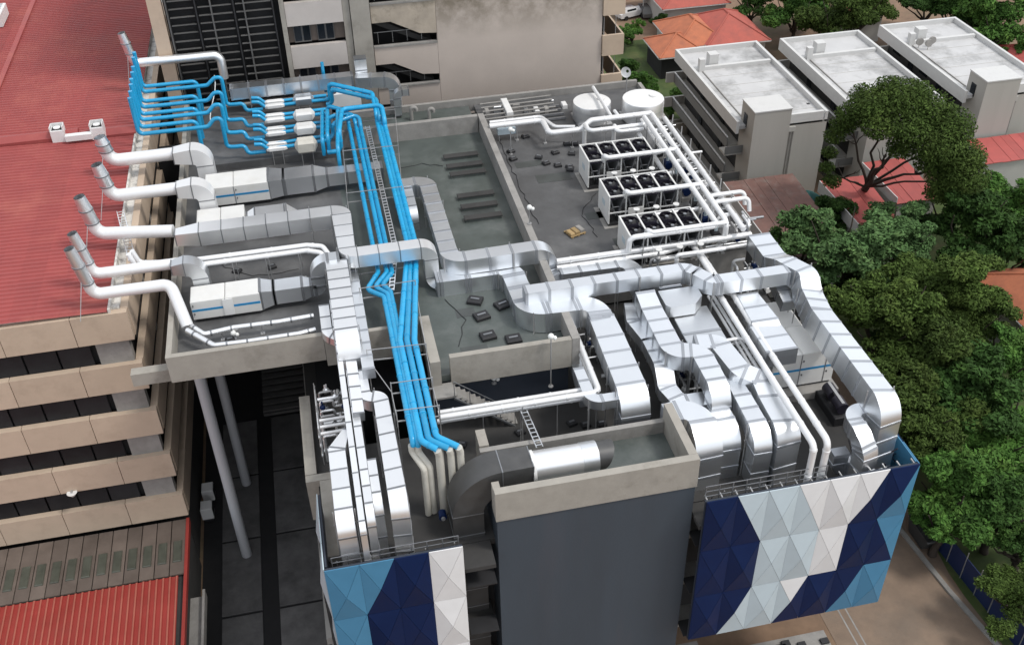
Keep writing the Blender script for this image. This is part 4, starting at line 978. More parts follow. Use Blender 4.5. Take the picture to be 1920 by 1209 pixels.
pipe('blue_pipe', 'upright blue riser behind the hairpin bends', [(1.03,76.59,1),(1.03,76.59,3.4)], .13, mat='blue_pipe')
for i, (x1_, y1_, x2_, y2_) in enumerate([((0.52,71.26,2.1)[0], (0.52,71.26,2.1)[1], (0.19,66.5,2.1)[0], (0.19,66.5,2.1)[1]), ((0.88,70.77,2.5)[0], (0.88,70.77,2.5)[1], (0.58,66.58,2.5)[0], (0.58,66.58,2.5)[1]), ((1.61,70.15,2.2)[0], (1.61,70.15,2.2)[1], (1.13,64.24,2.2)[0], (1.13,64.24,2.2)[1])]):
    pipe('blue_pipe', '%s short blue loop linking the rows beside the filter boxes' % ('left', 'middle', 'right')[i], [(x1_, y1_, .9), (x1_, y1_, 2.1+.2*i), (x2_, y2_, 2.1+.2*i), (x2_, y2_, .9)], .14, r=.35, mat='blue_pipe', group='blue loops beside the filter boxes')
# cream drops below the long blue pipes
for i, (p, q, lab_) in enumerate([
        ([(2.19,36.2,1.05),(2.19,36.2,0.6),(2.63,35.46,0.1),(2.63,35.46,-3.1)], .16, 'first cream drop pipe under the thin blue pipes'), ([(2.49,36.13,1.05),(2.49,36.13,0.6),(2.92,35.54,0.1),(2.92,35.54,-3.1)], .16, 'second cream drop pipe under the thin blue pipes'),
        ([(3.33,35.34,1.3),(3.42,35.41,0.9),(3.42,35.41,-3.1)], .2, 'thick cream drop pipe with dark valve near its foot'), ([(3.88,35.28,1.3),(3.95,35.35,0.9),(3.95,35.35,-3.1)], .18, 'cream drop pipe just left of the dark duct bend'),
        ([(4.34,35.28,1.3),(4.41,35.35,0.9),(4.41,35.35,-3.1)], .18, 'cream drop pipe against the dark duct bend')]):
    pipe('drop_pipe', lab_, p, q, r=.3, mat='insulated_cream', group='cream drop pipes below the blue run')
t = thing('pipe_valve', 'dark round valve on the thick cream drop pipe', 'valve', (3.22,34.53,-2.2)); c = t.location
m = MB(); m.cyl((c.x, c.y-.3, c.z), (c.x, c.y+.1, c.z), .2, 14); m.build('valve_body', 'navy', t, smooth=40)
m = MB(); m.cyl((c.x, c.y-.4, c.z), (c.x, c.y-.3, c.z), .1, 10); m.build('valve_stem', 'steel_post', t)
# cable tray between the groups and the steel rack under the long pipes
tr = [(3.5,68.42,1.75),(3.5,52.35,1.65),(2.75,48.2,1.6)]
t = thing('cable_tray', 'perforated silver cable tray between the blue pipes', 'cable tray', tr[0])
for a, b in zip(tr, tr[1:]):
    a = Vector(a); b = Vector(b)
    m = MB()
    for s in (-.14, .14): m.bar(a+Vector((s, 0, 0)), b+Vector((s, 0, 0)), .05)
    m.build('rail', 'galvanised', t)
    n = int((b-a).length/.35)
    for i in range(n): c = a.lerp(b, (i+.5)/n); MB().box(c.x-.13, c.x+.13, c.y-.06, c.y+.06, c.z-.02, c.z).build('rung', 'galvanised', t)
t = thing('pipe_rack', 'steel goal-post frames carrying the long blue pipes', 'pipe rack', (2.94,54.8,0))
RK = [((1.73,70.02,1.4), (5.69,69.88,1.4)), ((1.45,64.51,1.4), (5.22,64.34,1.4)), ((1.2,58.78,1.4), (4.74,58.72,1.4)), ((0.97,50.55,1.4), (4.1,50.62,1.4)), ((0.98,48.13,1.4), (4.13,48.15,1.4)), ((0.82,42.76,1.25), (3.9,42.56,1.25)), ((1.73,39.86,1.25), (3.81,39.78,1.25)), ((1.74,37.83,1.2), (3.83,37.72,1.2))]
for i, (a, b) in enumerate(RK):
    m = MB(); m.bar(a, b, .06); dz = 0 if a[1] > 45 else -3.2
    for q in (a, b):
        m.bar((q[0], q[1], dz), (q[0], q[1], q[2]+.75), .055)
    m.bar((a[0], a[1], a[2]+.7), (b[0], b[1], b[2]+.7), .04); m.build('rack_frame', 'steel_post', t)
m = MB()
for (a, b), (c, d) in zip(RK, RK[1:]): m.bar((a[0], a[1], a[2]+.1), (c[0], c[1], c[2]+.1), .035); m.bar((b[0], b[1], b[2]+.1), (d[0], d[1], d[2]+.1), .035)
m.build('rack_rail', 'steel_post', t)

# ================================================================ FAR SILVER DUCT behind the blue pipes
duct('header_duct', 'silver header duct along the far edge of the wing', [(-5.96,75.75,2.15),(3.13,75.75,2.15)], .95, .9, L=1.25, mat='galvanised', posts=[(.2, 0), (.6, 0)])
duct('header_duct', 'silver duct bending down at the far corner by the stair openings', [(3.43,75.02,2.3),(6.23,74.58,2.3),(6.23,74.58,-0.1)], .9, .85, r=.7, L=1.0, mat='galvanised')
duct('header_duct', 'upright white cowl box on the far header duct', [(3.88,75.8,2),(3.88,75.8,3.8)], .9, .7, L=.9, mat='cladding_silver')
duct('header_duct', 'small curved grey cowl at the far parapet', [(6.17,72.96,0.2),(6.17,72.96,2),(7.07,72.96,2)], .5, .6, r=.4, L=.8, mat='galvanised_dull')
t = thing('junction_box', 'white slab of round black fan openings behind the hairpin bends', 'fan bank', (2.38,75.12,1.6)); c = t.location
MB().bevbox(c.x-1.2, c.x+1.2, c.y-.5, c.y+.6, .5, 1.6, .05).build('casing', 'white_metal', t)
for i in range(3):
    for j in range(2):
        m = MB(); x, y = c.x-.8+i*.8, c.y-.25+j*.55; m.cyl((x, y, 1.6), (x, y, 1.63), .2, 14); m.build('fan_opening', 'black_fan', t)

# ================================================================ CENTRE: green roof ducts
G2 = 'silver ducts over the green roof'
duct('silver_duct', 'upper silver duct running forward then right over the green roof parapet',
     [(4.69,59.94,1.25),(6.5,59.94,1.25),(6.5,50.07,1.5),(12.31,50.07,1.6),(12.31,50.07,-0.3),(12.67,48.58,0.25)], [1.0, 1.05, 1.05, 1.05, 1.05, .95], [.9, .9, .95, .95, .95, .8], r=.8, L=1.25, mat='galvanised', group=G2, posts=[(.1, 0), (.25, 0), (.4, 0), (.55, 0), (.7, 0)])
duct('silver_duct', 'short silver stub duct beside the start of the upper duct', [(5.09,59.39,1.2),(5.09,57,1),(5.09,57,-0.3)], .75, .7, r=.5, L=1.0, mat='galvanised_dull', group=G2)
duct('silver_duct', 'big lower silver duct winding forward and right across the green roof edge',
     [(5.65,49.8,0.45),(9.97,49.8,0.45),(9.97,44.97,0.7),(13.71,44.97,0.7),(13.71,43.66,0.6)], [1.3, 1.3, 1.25, 1.3, 1.3], [1.15, 1.15, 1.3, 1.2, 1.2], r=1.0, L=1.6, mat='galvanised', group=G2, posts=[(.15, 0), (.35, 0), (.6, 0), (.75, 0)], dbl=True)
G3 = 'silver ducts over the lower deck'
duct('silver_duct', 'straight silver duct running right from the green roof to the edge duct',
     [(9.97,45.83,1.68),(19.28,45.83,1.68),(19.75,45.3,1.68),(20.35,44.29,1.68),(20.78,44.29,1.68),(23.14,44.29,1.68),(24.8,44.29,1.68)], .8, .85, r=.45, L=1.35, mat='galvanised', group=G3, posts=[(.2, -3.2), (.5, -3.2), (.8, -3.2)], deck=-3.2)
duct('silver_duct', 'silver duct behind the straight one, bending forward into it', [(12.81,48.9,0.45),(16.98,48.9,0.45),(16.98,46.06,0.45)], [.85, 1.0, 1.05], .8, r=.8, L=1.3, mat='galvanised', group=G3, posts=[(.3, -3.2)], deck=-3.2)
duct('silver_duct', 'broad silver duct stepping forward to the back of the stair shaft',
     [(13.77,43.66,0.65),(13.77,41.97,0.6),(13.77,37.65,0.25),(13.77,37.65,-3.35)], [1.4, 1.5, 1.55, 1.55], 1.05, r=.8, L=1.15, mat='galvanised', group=G3, posts=[(.2, -3.2), (.5, -3.2), (.8, -3.2)], deck=-3.2, flange=.12)
duct('silver_duct', 'small silver branch joining the broad duct beside the white pipes', [(11.65,40.57,0.1),(11.65,38.04,0.1),(13.64,38.04,0.1)], [.55, .6, .6], .55, r=.55, L=1.0, mat='galvanised', group=G3, posts=[(.5, -3.2)], deck=-3.2)
duct('silver_duct', 'narrow silver duct right of the broad one, snaking then bending right', 
     [(16.09,45.45,-0.05),(15.81,43.97,-0.05),(16.17,42.21,-0.05),(16.17,40.09,-0.05),(15.97,38.83,-0.55),(16.3,37.58,-0.65),(18.06,37.58,-0.65)], [.8, .9, 1.0, 1.0, .95, .9, .9], .7, r=.5, L=1.1, mat='galvanised', group=G3)
duct('silver_duct', 'long silver duct down the middle, jogging right then dropping',
     [(16.66,44.96,1),(16.66,43.71,0.75),(16.66,40.04,0.65),(18.02,39.66,0.65),(18.02,36.79,0.55),(18.02,36.79,-1.05)], [1.1, 1.15, 1.2, 1.1, 1.05, 1.05], .95, r=.65, L=1.15, mat='galvanised', group=G3, posts=[(.3, -3.2), (.6, -3.2)], deck=-3.2)
duct('silver_duct', 'second-left of four front ducts curving down behind the white panels', [(17.95,36.65,-0.6),(17.95,34.96,-0.6),(17.95,34.96,-3.6)], 1.05, .95, r=.7, L=1.2, mat='galvanised', group='four ducts dropping behind the right screen')
duct('silver_duct', 'leftmost of four front ducts, domed where it leaves the stair shaft', [(15.07,36.31,-0.1),(16.57,36.31,-0.1),(16.57,34.48,-0.2),(16.57,34.48,-3.65)], [1.2, 1.4, 1.42, 1.42], [.9, .9, 1.0, 1.0], r=.9, L=1.2, mat='galvanised', group='four ducts dropping behind the right screen', n=12)
duct('silver_duct', 'third of four front ducts, narrow, curving down behind the panels', [(19.22,37.9,-0.1),(19.22,36.63,-0.1),(19.22,34.04,-0.2),(19.22,34.04,-3.6)], [.8, .9, .95, .95], .95, r=.75, L=1.2, mat='galvanised', group='four ducts dropping behind the right screen', posts=[(.4, -3.2)], deck=-3.2)
duct('silver_duct', 'rightmost of four front ducts, zigzagging forward from the plenum',
     [(18.14,40.52,0.5),(19.24,40.34,0.5),(19.63,38.03,0.35),(20.46,37.42,0.15),(20.46,36.21,-0.05),(20.46,34.02,-0.15),(20.46,34.02,-3.65)], [1.15, 1.15, 1.15, 1.15, 1.25, 1.3, 1.3], 1.0, r=.4, L=1.3, mat='galvanised', group='four ducts dropping behind the right screen')
duct('silver_duct', 'short silver box duct tucked behind the straight duct', [(18.54,47.93,0.4),(18.54,45.84,0.4)], 1.3, .8, L=1.1, mat='galvanised', group=G3)
# plenum with chamfered hood between the ducts
p0 = (17.87,43.83,0.6); p1 = (19.81,43.61,0.6); p2 = (17.9,41.12,0.6)
t = thing('plenum_box', 'dull silver plenum box with chamfered hood among the ducts', 'plenum', (p0[0], p2[1], -3.2))
MB().bevbox(p0[0], p1[0]+.25, p2[1]-.6, p0[1]+.2, -1.4, .55, .03).build('casing', 'galvanised_dull', t)
MB().box(p0[0]+.02, p1[0]+.23, p2[1]+.6, p2[1]+.75, .56, .6).build('seam_band', 'flange_galv', t)
h0 = (17.43,44.08,1.35); h1 = (19.7,43.84,1.35)
m = MB(); m.prism([(h0[0], h0[1]-.5), (h0[0]+.2, h0[1]-.75), (h1[0]-.6, h0[1]-.75), (h1[0], h0[1]-.1), (h1[0], h0[1]+.85), (h0[0], h0[1]+.85)], .62, 1.35); m.build('hood', 'galvanised_dull', t)
m = MB()
for dx in (0, 1):
    for dy in (0, 1): m.bar((p0[0]+.1+dx*1.6, p2[1]-.4+dy*1.5, -3.2), (p0[0]+.1+dx*1.6, p2[1]-.4+dy*1.5, -1.38), .08)
m.build('legs', 'steel_post', t)

# ================================================================ RIGHT EDGE DUCT and neighbours
duct('edge_duct', 'huge silver duct along the right edge ending in a rounded drop',
     [(25.14,48.88,0.95),(25.14,46.48,0.95),(25.14,45.12,1.55),(25.73,43.79,1.55),(25.49,42.69,1.1),(25.22,40.89,1.05),(25.22,33.41,1.05),(25.22,33.41,-3.65)], [1.35, 1.35, 1.15, 1.2, 1.2, 1.2, 1.25, 1.4], [1.0, 1.0, 1.1, 1.2, 1.2, 1.25, 1.3, 1.5], r=.6, L=1.1, mat='galvanised', flange=.12, posts=[(.25, -3.2), (.45, -3.2), (.7, -3.2)], deck=-3.2)
duct('edge_duct', 'silver duct curling off the foot of the edge duct', [(25.14,34.03,0.2),(23.79,34.2,0.2),(23.79,32.66,0.2),(24,32.28,-0.6),(24,32.28,-3.4)], [.7, .75, .8, .85, .85], [.7, .75, .8, .85, .85], r=.75, L=1.0, mat='galvanised', group=None)
duct('edge_duct', 'small silver elbow half hidden under the curling duct', [(23.14,33.08,-1.2),(23.14,33.08,-2.2),(23.94,32.98,-2.2)], .8, .5, r=.35, L=.8, mat='galvanised')
duct('supply_duct', 'stepped silver boxes feeding the right-hand air handler', [(22.36,43.82,0.65),(22.36,41.23,0.65),(22.29,41.32,0.45),(22.29,38.88,0.45)], [1.2, 1.5, 1.7, 1.75], [.9, .9, 1.0, 1.0], r=.1, L=1.2, mat='galvanised')
duct('supply_duct', 'short silver link duct between straight duct and edge duct', [(24.76,45.69,0.85),(24.76,43.27,0.25)], .9, .75, L=.9, mat='galvanised_dull')
a0 = (22.38,39.67,-0.3); a1 = (25.79,39.65,-0.3)
ahu('white air handler with blue stripe inside the right-hand duct loop', a0[0], a1[0]+.3, a0[1], a0[1]+2.4, -2.7, -.3, [.45, .85])
part('machine_plinth', 'concrete_grey', (a0[0]-.3, a1[0]+.5, a0[1]-.6, a0[1]+2.6, -3.2, -2.72))
t = thing('pump_skid', 'black pump skid in the pit below the right-hand air handler', 'pump', (25.41,37.91,-3.2)); c = t.location
MB().bevbox(c.x-.5, c.x+.5, c.y-1.2, c.y+1.2, -3.2, -2.6, .05).build('skid', 'black_plastic', t)
for s in (-.6, .5):
    m = MB(); m.cyl((c.x, c.y+s-.4, -2.2), (c.x, c.y+s+.4, -2.2), .35, 14); m.build('motor', 'black_fan', t, smooth=40)
MB().box(c.x-.08, c.x+.08, c.y-.9, c.y+.9, -2.0, -1.85).build('pipe_stub', 'steel_post', t)
# second unit behind: beige tank-like casing by the edge duct
t = thing('fan_casing', 'small pale fan casing under the bend of the edge duct', 'fan casing', (26.23,46.13,-3.2)); c = t.location
c0_ = (24.87,42.47,-0.6)
MB().bevbox(c0_[0]-1.0, c0_[0]+.6, c0_[1]-.3, c0_[1]+2.6, -2.6, -.6, .25).build('casing', 'unit_panel', t)
for s in (0, 2.2): MB().box(c0_[0]-.9, c0_[0]+.5, c0_[1]-.2+s, c0_[1]+s, -3.2, -2.6).build('foot', 'steel_post', t)

# ================================================================ WHITE PIPES over the lower deck
PG = 'white insulated pipes'
for i, (p, rad, lab_) in enumerate([
    ([(20.92,44.6,0.9),(20.92,37.82,0.8),(20.92,31.96,0.8),(20.92,31.96,-3.2)], .17, 'left of the long white pipe pair running forward to the screen'),
    ([(21.68,44.41,0.9),(21.68,37.77,0.8),(21.68,32.07,0.8),(21.68,32.07,-3.2)], .17, 'right of the long white pipe pair running forward to the screen'),
    ([(20.93,45.37,0.2),(20.93,42.89,0.2),(20.93,37.91,0.1)], .1, 'first thin silver pipe beside the long white pair'),
    ([(20.7,45.35,0.1),(20.7,42.97,0.1),(20.7,38.86,0)], .09, 'second thin silver pipe beside the long white pair'),
    ([(21.04,45.24,0.5),(21.04,42.46,0.5),(21.04,37.79,0.4)], .09, 'third thin silver pipe beside the long white pair'),
    ([(19.63,40.83,0.5),(20.93,40.83,0.5),(21.02,40.49,0.5)], .1, 'thin white pipe joining the thin silver pipes from the left'),
    ([(12.67,49.38,1.2),(24.84,49.38,1.2)], .17, 'rear white pipe crossing in front of the fan units'),
    ([(12.66,49.3,0.8),(19.23,49.3,0.8),(21.27,49.95,0.8),(21.27,44.73,0.8)], .17, 'white pipe crossing then bending forward under the straight duct'),
    ([(18.49,48.83,0.7),(21.49,48.83,0.7),(21.49,44.57,0.8)], .15, 'short white pipe bending forward beside the crossing pipe'),
    ([(21.96,49.34,0.5),(24.74,49.34,0.5)], .13, 'low white pipe stub near the start of the edge duct'),
    ([(12.23,44.68,0.5),(12.23,38.6,0.3),(11.11,38.6,0.3),(3.87,38.6,0.3)], .16, 'outer white pipe bending round towards the blue pipes'),
    ([(12.16,43.02,0.2),(12.16,39.28,0),(11.29,39.28,0),(3.91,39.28,0)], .14, 'inner white pipe bending round towards the blue pipes'),
    ([(11.67,38.98,-0.3),(3.8,38.98,-0.3)], .14, 'lowest white pipe of the group crossing the lower deck'),
    ([(13.37,42.29,-0.4),(14.75,42.29,-0.4)], .1, 'small silver pipe stub left of the broad duct'),
    ([(13,40.78,-0.6),(14.41,40.78,-0.6)], .1, 'second small silver pipe stub left of the broad duct')]):
    pipe('insulated_pipe', lab_, p, rad, r=.38, group=PG, collars=1.7, posts=[.2, .45, .7] if i in (6, 10, 12) else None, deck=-3.2 if i != 6 else 0)
t = thing('deck_duct', 'flat silver duct stub under the bent white pipes', 'duct', (12.12,41.67,-0.6))
q0 = (12.14,43.79,-0.4); q1 = (11.84,39.06,-0.4)
m = MB(); m.prism([(q0[0]-.3, q0[1]), (q0[0]+.6, q0[1]), (q1[0]+.5, q1[1]), (q1[0]-.5, q1[1])], -1.0, -.5); m.build('casing', 'galvanised', t)
# ladder-like cable tray down to the lower deck
def tray(label, a, b, w=.3, name='cable_tray'):
    t = thing(name, label, 'cable tray' if name == 'cable_tray' else 'ladder', a); a = Vector(a); b = Vector(b)
    d = (b-a).normalized(); sd = d.cross(Vector((0, 0, 1))); sd = sd.normalized() if sd.length > .05 else Vector((1, 0, 0))
    for s in (-1, 1): MB().bar(a+sd*w/2*s, b+sd*w/2*s, .05).build('rail', 'galvanised', t)
    n = max(2, int((b-a).length/.33))
    for i in range(n):
        c = a.lerp(b, (i+.5)/n); MB().bar(c-sd*w/2, c+sd*w/2, .045).build('rung', 'galvanised', t)
    return t
tray('perforated cable tray from the crossing pipes to the stair shaft', (8.26,38.75,-0.3), (8.33,35.49,0.2), .32)
tray('steel ladder beside the third exhaust stack on the red roof', (-12.82,59.93,2.2), (-11.67,53.98,2.2), .4, 'roof_ladder')

# ================================================================ STAIR and lower deck details
t = thing('roof_stair', 'steel stair with handrail down from green roof to lower deck', 'stair', (5.32,43.07,-0.4))
s0, s1 = Vector((5.0, 41.3, -.4)), Vector((8.2, 41.3, -3.1))
for i in range(13):
    c = s0.lerp(s1, i/12); MB().box(c.x-.16, c.x+.16, 40.85, 41.75, c.z-.05, c.z).build('tread', 'concrete_grey', t)
for y in (40.8, 41.8):
    m = MB(); m.bar((s0.x, y, s0.z-.15), (s1.x, y, s1.z-.15), .1); m.build('stringer', 'flange_steel', t)
m = MB()
for i in range(5):
    c = s0.lerp(s1, i/4); m.bar((c.x, 40.78, c.z), (c.x, 40.78, c.z+1), .035)
m.bar(s0+Vector((0, -.52, 1)), s1+Vector((0, -.52, 1)), .045); m.build('handrail', 'flange_steel', t)
MB().box(3.95, 5.05, 40.8, 41.93, -.5, -.38).build('landing', 'concrete_grey', t)
def blockset(lst, z, group, fmt, size=(.5, .42, .2)):
    for i, (p, nm) in enumerate(lst):
        t = thing('deck_block', fmt % nm, 'deck block', (p[0], p[1], z), group); t.rotation_euler.z = (i*1.7) % .9-.45
        m = MB(); m.bevbox(-size[0]/2, size[0]/2, -size[1]/2, size[1]/2, 0, size[2], .04); m.build('rubber_block', 'black_plastic', t, local=True)
        m = MB(); m.box(-size[0]*.3, size[0]*.3, -.06, .06, size[2], size[2]+.05); m.build('strut', 'flange_steel', t, local=True)
blockset([((15.02,63.94,0), 'left of the two beside the parapet lamp'), ((15.33,62.99,0), 'standing alone in mid deck'), ((16.33,64.34,0), 'rear one of the middle group'), ((16.8,62.07,0), 'just left of the fan unit corner'), ((16.06,62.49,0), 'front one of the middle group'),
          ((17.46,65.37,0), 'below the bent white pipes'), ((18.02,65.23,0), 'under the pipe bend near the fan unit'), ((17.43,63.89,0), 'at the far corner of the fan unit'), ((16.74,61.7,0), 'nearest the end panel of the fan unit'), ((13.29,65.27,0), 'behind the lamp on the grey deck'), ((13.21,64.16,0), 'before the lamp on the grey deck'), ((14.8,67.23,0), 'under the far white pipes')], 0, 'black support blocks on the grey deck', 'black support block %s')
blockset([((7.49,48.18,0), 'closest to the lower silver duct'), ((8.95,47.4,0), 'right of the first, near the duct legs'), ((7.58,46.63,0), 'in the middle of the front green deck'), ((7.58,44.77,0), 'near the front parapet'), ((8.9,44.16,0), 'against the front parapet')], 0, 'black boxes on the green deck', 'square black box %s', (.85, .7, .22))
blockset([((5.1,39.94,-3.2), 'beside the dark duct bend'), ((8.33,40.14,-3.2), 'at the foot of the cable tray'), ((11.23,40.19,-3.2), 'left of the pair before the shaft'), ((11.93,39.89,-3.2), 'right of the pair before the shaft'), ((12.8,39.77,-3.2), 'under the small silver branch')], -3.2, 'black blocks on the lower deck', 'black block %s')
blockset([((-6.04,54.62,0), 'under the white pipe pair, left one'), ((-3.96,54.57,0), 'under the white pipe pair, right one'), ((-6.46,47.78,0), 'below the front air handler')], 0, 'black blocks on the wing deck', 'black block %s')
# long low vents on the green roof
for i, (a, b, nm) in enumerate([((8.47,65.36,0), (10.87,65.4,0), 'farthest'), ((8.46,63.94,0), (10.9,63.95,0), 'second'), ((8.5,62.78,0), (10.92,62.7,0), 'third'), ((8.5,59.77,0), (10.89,59.74,0), 'fourth'), ((8.5,58.37,0), (10.85,58.27,0), 'fifth'), ((8.47,56.96,0), (10.85,56.9,0), 'nearest')]):
    t = thing('roof_vent', '%s of six long dark vents on the green roof' % nm, 'roof vent', (a[0], a[1], 0), 'long dark vents on the green roof')
    MB().box(a[0], b[0], a[1]-.22, a[1]+.22, 0, .2).build('kerb', 'membrane_green', t)
    MB().bevbox(a[0]-.05, b[0]+.05, a[1]-.27, a[1]+.27, .2, .29, .03).build('cover', 'concrete_dark', t)
# pallet of sacks
t = thing('pallet', 'wooden pallet with tan and grey sacks on the grey deck', 'pallet', (15,53.89,0)); t.rotation_euler.z = .35; t.scale = (.75, .75, .75)
for i in range(4): MB().box(-.75, .75, -.6+i*.34, -.42+i*.34, .1, .14).build('slat', 'orange_pallet', t, local=True)
for i in (-.6, 0, .6): MB().box(i-.06, i+.06, -.6, .6, 0, .1).build('bearer', 'wood', t, local=True)
for i in range(3): MB().bevbox(-.7+i*.48, -.26+i*.48, -.45, .4, .14, .34+.05*i, .06).build('sack', ('wood', 'orange_pallet', 'concrete_grey')[i], t, local=True)
# small lamps on poles
def lamp(label, base, h, arm=0):
    t = thing('lamp_post', label, 'lamp', base, 'small white lamps on poles')
    b = Vector(base); MB().cyl(b, b+Vector((0, 0, h)), .035, 8).build('pole', 'steel_post', t)
    MB().sphere(b+Vector((0, 0, h+.1)), .17, 12).build('globe', 'lamp_glass', t, smooth=60); MB().cyl(b, b+Vector((0, 0, .06)), .14, 10).build('foot', 'steel_post', t)
    MB().sphere(b+Vector((.2, -.05, h)), .12, 10).build('second_globe', 'lamp_glass', t, smooth=60)
lamp('white lamp on the parapet between green roof and grey deck', (12.0, (11.97,53.63,1.3)[1], 1.3), 1.1)
lamp('white lamp on a pole at the front parapet of the green roof', ((10.42,41.35,0)[0], 41.7, -1.6), 3.4)
lamp('white lamp above the roof stair', (7.4, 42.35, -1.3), .3)
lamp('thin lamp pole on the grey deck with two blocks', (13.23,64.96,0), 1.9)
lamp('small white light on the deck of the wing front', (-6.23,47.91,0), .35)

# ================================================================ DARK OLD DUCT ON THE STAIR SHAFT
c0_, c1_ = (7.66,34.43,0.3), (10.83,34.27,0.3)
yy = (c0_[1]+c1_[1])/2; zc = .15; xr = c0_[0]; xe = c1_[0]
t = thing('exhaust_fan', 'silver drum exhaust fan with dark cut-off cowl on the stair shaft', 'exhaust fan', (xr, yy, -.9))
MB().cyl((xr+.05, yy, zc), (xe-.5, yy, zc), .74, 32).build('drum', 'cladding_silver', t, smooth=40)
MB().cyl((xe-.75, yy, zc), (xe+.02, yy, zc), .77, 32).build('drum_collar', 'galvanised', t, smooth=40)
MB().cyl((xr-.05, yy, zc), (xr+.1, yy, zc), .8, 32).build('drum_flange', 'white_metal', t, smooth=40)
n = 24; v = []
for i in range(n):
    a = 2*math.pi*i/n; y_, z_ = yy+.7*math.cos(a), zc+.7*math.sin(a); v += [(xe, y_, z_), (xe+.2+.65*(.5+.5*math.sin(a)), y_, z_)]
m = MB(); m.add(v, [(2*i, 2*i+1, (2*i+3) % (2*n), (2*i+2) % (2*n)) for i in range(n)]+[tuple(range(1, 2*n, 2))]); m.build('cowl', 'old_duct', t, smooth=40)
for x in (xr+.5, xe-.6): MB().box(x-.1, x+.1, yy-.6, yy+.6, -.94, -.5).build('saddle', 'black_plastic', t)
duct('old_duct', 'dark dull duct bending down from the shaft fan to the street side', [(xr-.06, yy, zc), (4.35, yy-.05, zc), (4.35, yy-.05, -19.5)], [1.4, 1.5, 1.5], [1.4, 1.5, 1.6], r=1.75, L=1.35, mat='old_duct', fl_mat='flange_steel', flange=.05, n=14)

# loose cables lying on the decks
def cable(label, pts, z):
    t = thing('loose_cable', label, 'cable', (pts[0][0], pts[0][1], z), 'loose cables on the decks'); rg_ = random.Random(len(label))
    P_ = [Vector((a[0], a[1], z+.025)) for a in pts]; out = []
    for a, b in zip(P_, P_[1:]):
        n = max(3, int((b-a).length/.5)); out += [a.lerp(b, i/n)+Vector((rg_.uniform(-.12, .12), rg_.uniform(-.12, .12), 0)) for i in range(n)]
    MB().tube(out+[P_[-1]], .022, 5).build('cable_run', 'black_plastic', t)
cable('thin black cable across the far end of the green roof', [(5.04,64.81,0), (6.79,65.15,0), (8.21,64.47,0)], 0)
cable('thin black cable along the parapet foot on the grey deck', [(12.83,67.39,0), (12.88,60.41,0), (13.02,55.49,0)], 0)
cable('thin black cable from the fan units over the grey deck', [(17.56,58.36,0), (16.02,56.09,0), (16.25,53.08,0)], 0)
cable('thin black cable between the wing air handlers', [(-8.15,56.93,0), (-5.25,53.84,0), (-2.37,54.01,0)], 0)
cable('thin black cable on the front part of the green roof', [(5.7,48.93,0), (6.56,46.62,0), (5.85,44.32,0)], 0)

# ================================================================ FAN UNITS (chillers)
def chiller(label, x0, y0, ln=4.6, dp=2.3, h=2.15):
    t = thing('fan_unit', label, 'chiller', (x0, y0, 0), 'four-bay fan units on the grey deck')
    def bp(name, mat, *bx):
        m = MB()
        for b in bx: m.box(*b)
        return m.build(name, mat, t, local=True)
    bp('skid', 'black_plastic', (.05, ln-.05, .05, dp-.05, 0, .22))
    bp('end_panel', 'unit_panel', (0, .07, .06, dp-.06, .22, h)); bp('end_panel', 'unit_panel', (ln-.07, ln, .06, dp-.06, .22, h))
    bp('end_badge', 'pale_blue', (-.012, -.002, dp*.35, dp*.6, h*.5, h*.68))
    w = ln/4
    for i in range(5):
        x = min(max(i*w, .05), ln-.05)
        bp('top_rail', 'unit_panel', (x-.05, x+.05, 0, dp, h, h+.09))
        bp('post', 'unit_panel', (x-.04, x+.04, -.02, .06, .22, h)); bp('post', 'unit_panel', (x-.04, x+.04, dp-.06, dp+.02, .22, h))
    bp('top_rail', 'unit_panel', (0, ln, -.04, .05, h+.001, h+.088)); bp('top_rail', 'unit_panel', (0, ln, dp-.05, dp+.04, h+.001, h+.088))
    bp('mid_rail', 'white_metal', (0, ln, -.03, .03, h*.45, h*.45+.07))
    for i in range(4):
        m = MB(); xm = (i+.5)*w
        m.extr([(i*w+.09, h-.1), (xm-.08, .7), (xm-.02, .7), (i*w+.16, h-.1)], .08, dp-.08); m.extr([((i+1)*w-.09, h-.1), (xm+.08, .7), (xm+.02, .7), ((i+1)*w-.16, h-.1)], .08, dp-.08)
        m.build('coil', 'flange_steel', t, local=True)
        bp('fan_deck', 'black_fan', (i*w+.06, (i+1)*w-.06, .06, dp-.06, h-.22, h-.18))
        for y in (dp*.27, dp*.73):
            m = MB(); m.tube([Vector((xm, y, h-.18)), Vector((xm, y, h+.1))], [w*.44, w*.4], 18, caps=False); f = m.build('fan', 'black_fan', t, smooth=50, local=True)
            m = MB()
            for q in range(5):
                a = q*math.tau/5; m.add([(xm, y, h-.05), (xm+math.cos(a)*w*.38, y+math.sin(a)*w*.38, h-.1), (xm+math.cos(a+.7)*w*.38, y+math.sin(a+.7)*w*.38, h)], [(0, 1, 2)])
            m.build('blades', 'black_plastic', f, local=True)
            m = MB(); m.cyl((xm, y, h-.05), (xm, y, h+.06), .11, 10); m.build('hub', 'flange_steel', f, local=True)
        # compressors seen through the open front
        m = MB(); m.cyl((xm-.25, .35, .25), (xm-.25, .35, .95), .17, 12); m.cyl((xm+.22, .45, .25), (xm+.22, .45, .85), .15, 12); m.build('compressor', 'black_plastic', t, smooth=40, local=True)
        m = MB(); m.tube(flat_path([Vector((xm-.25, .3, .95)), Vector((xm-.25, .3, 1.25)), Vector((xm+.3, .25, 1.25)), Vector((xm+.3, .25, .5))], .1), .04, 8); m.build('suction_line', 'steel_post', t, smooth=40, local=True)
    bp('control_panel', 'unit_panel', (ln*.28, ln*.5, -.12, -.02, .5, 1.25)); 
    return t
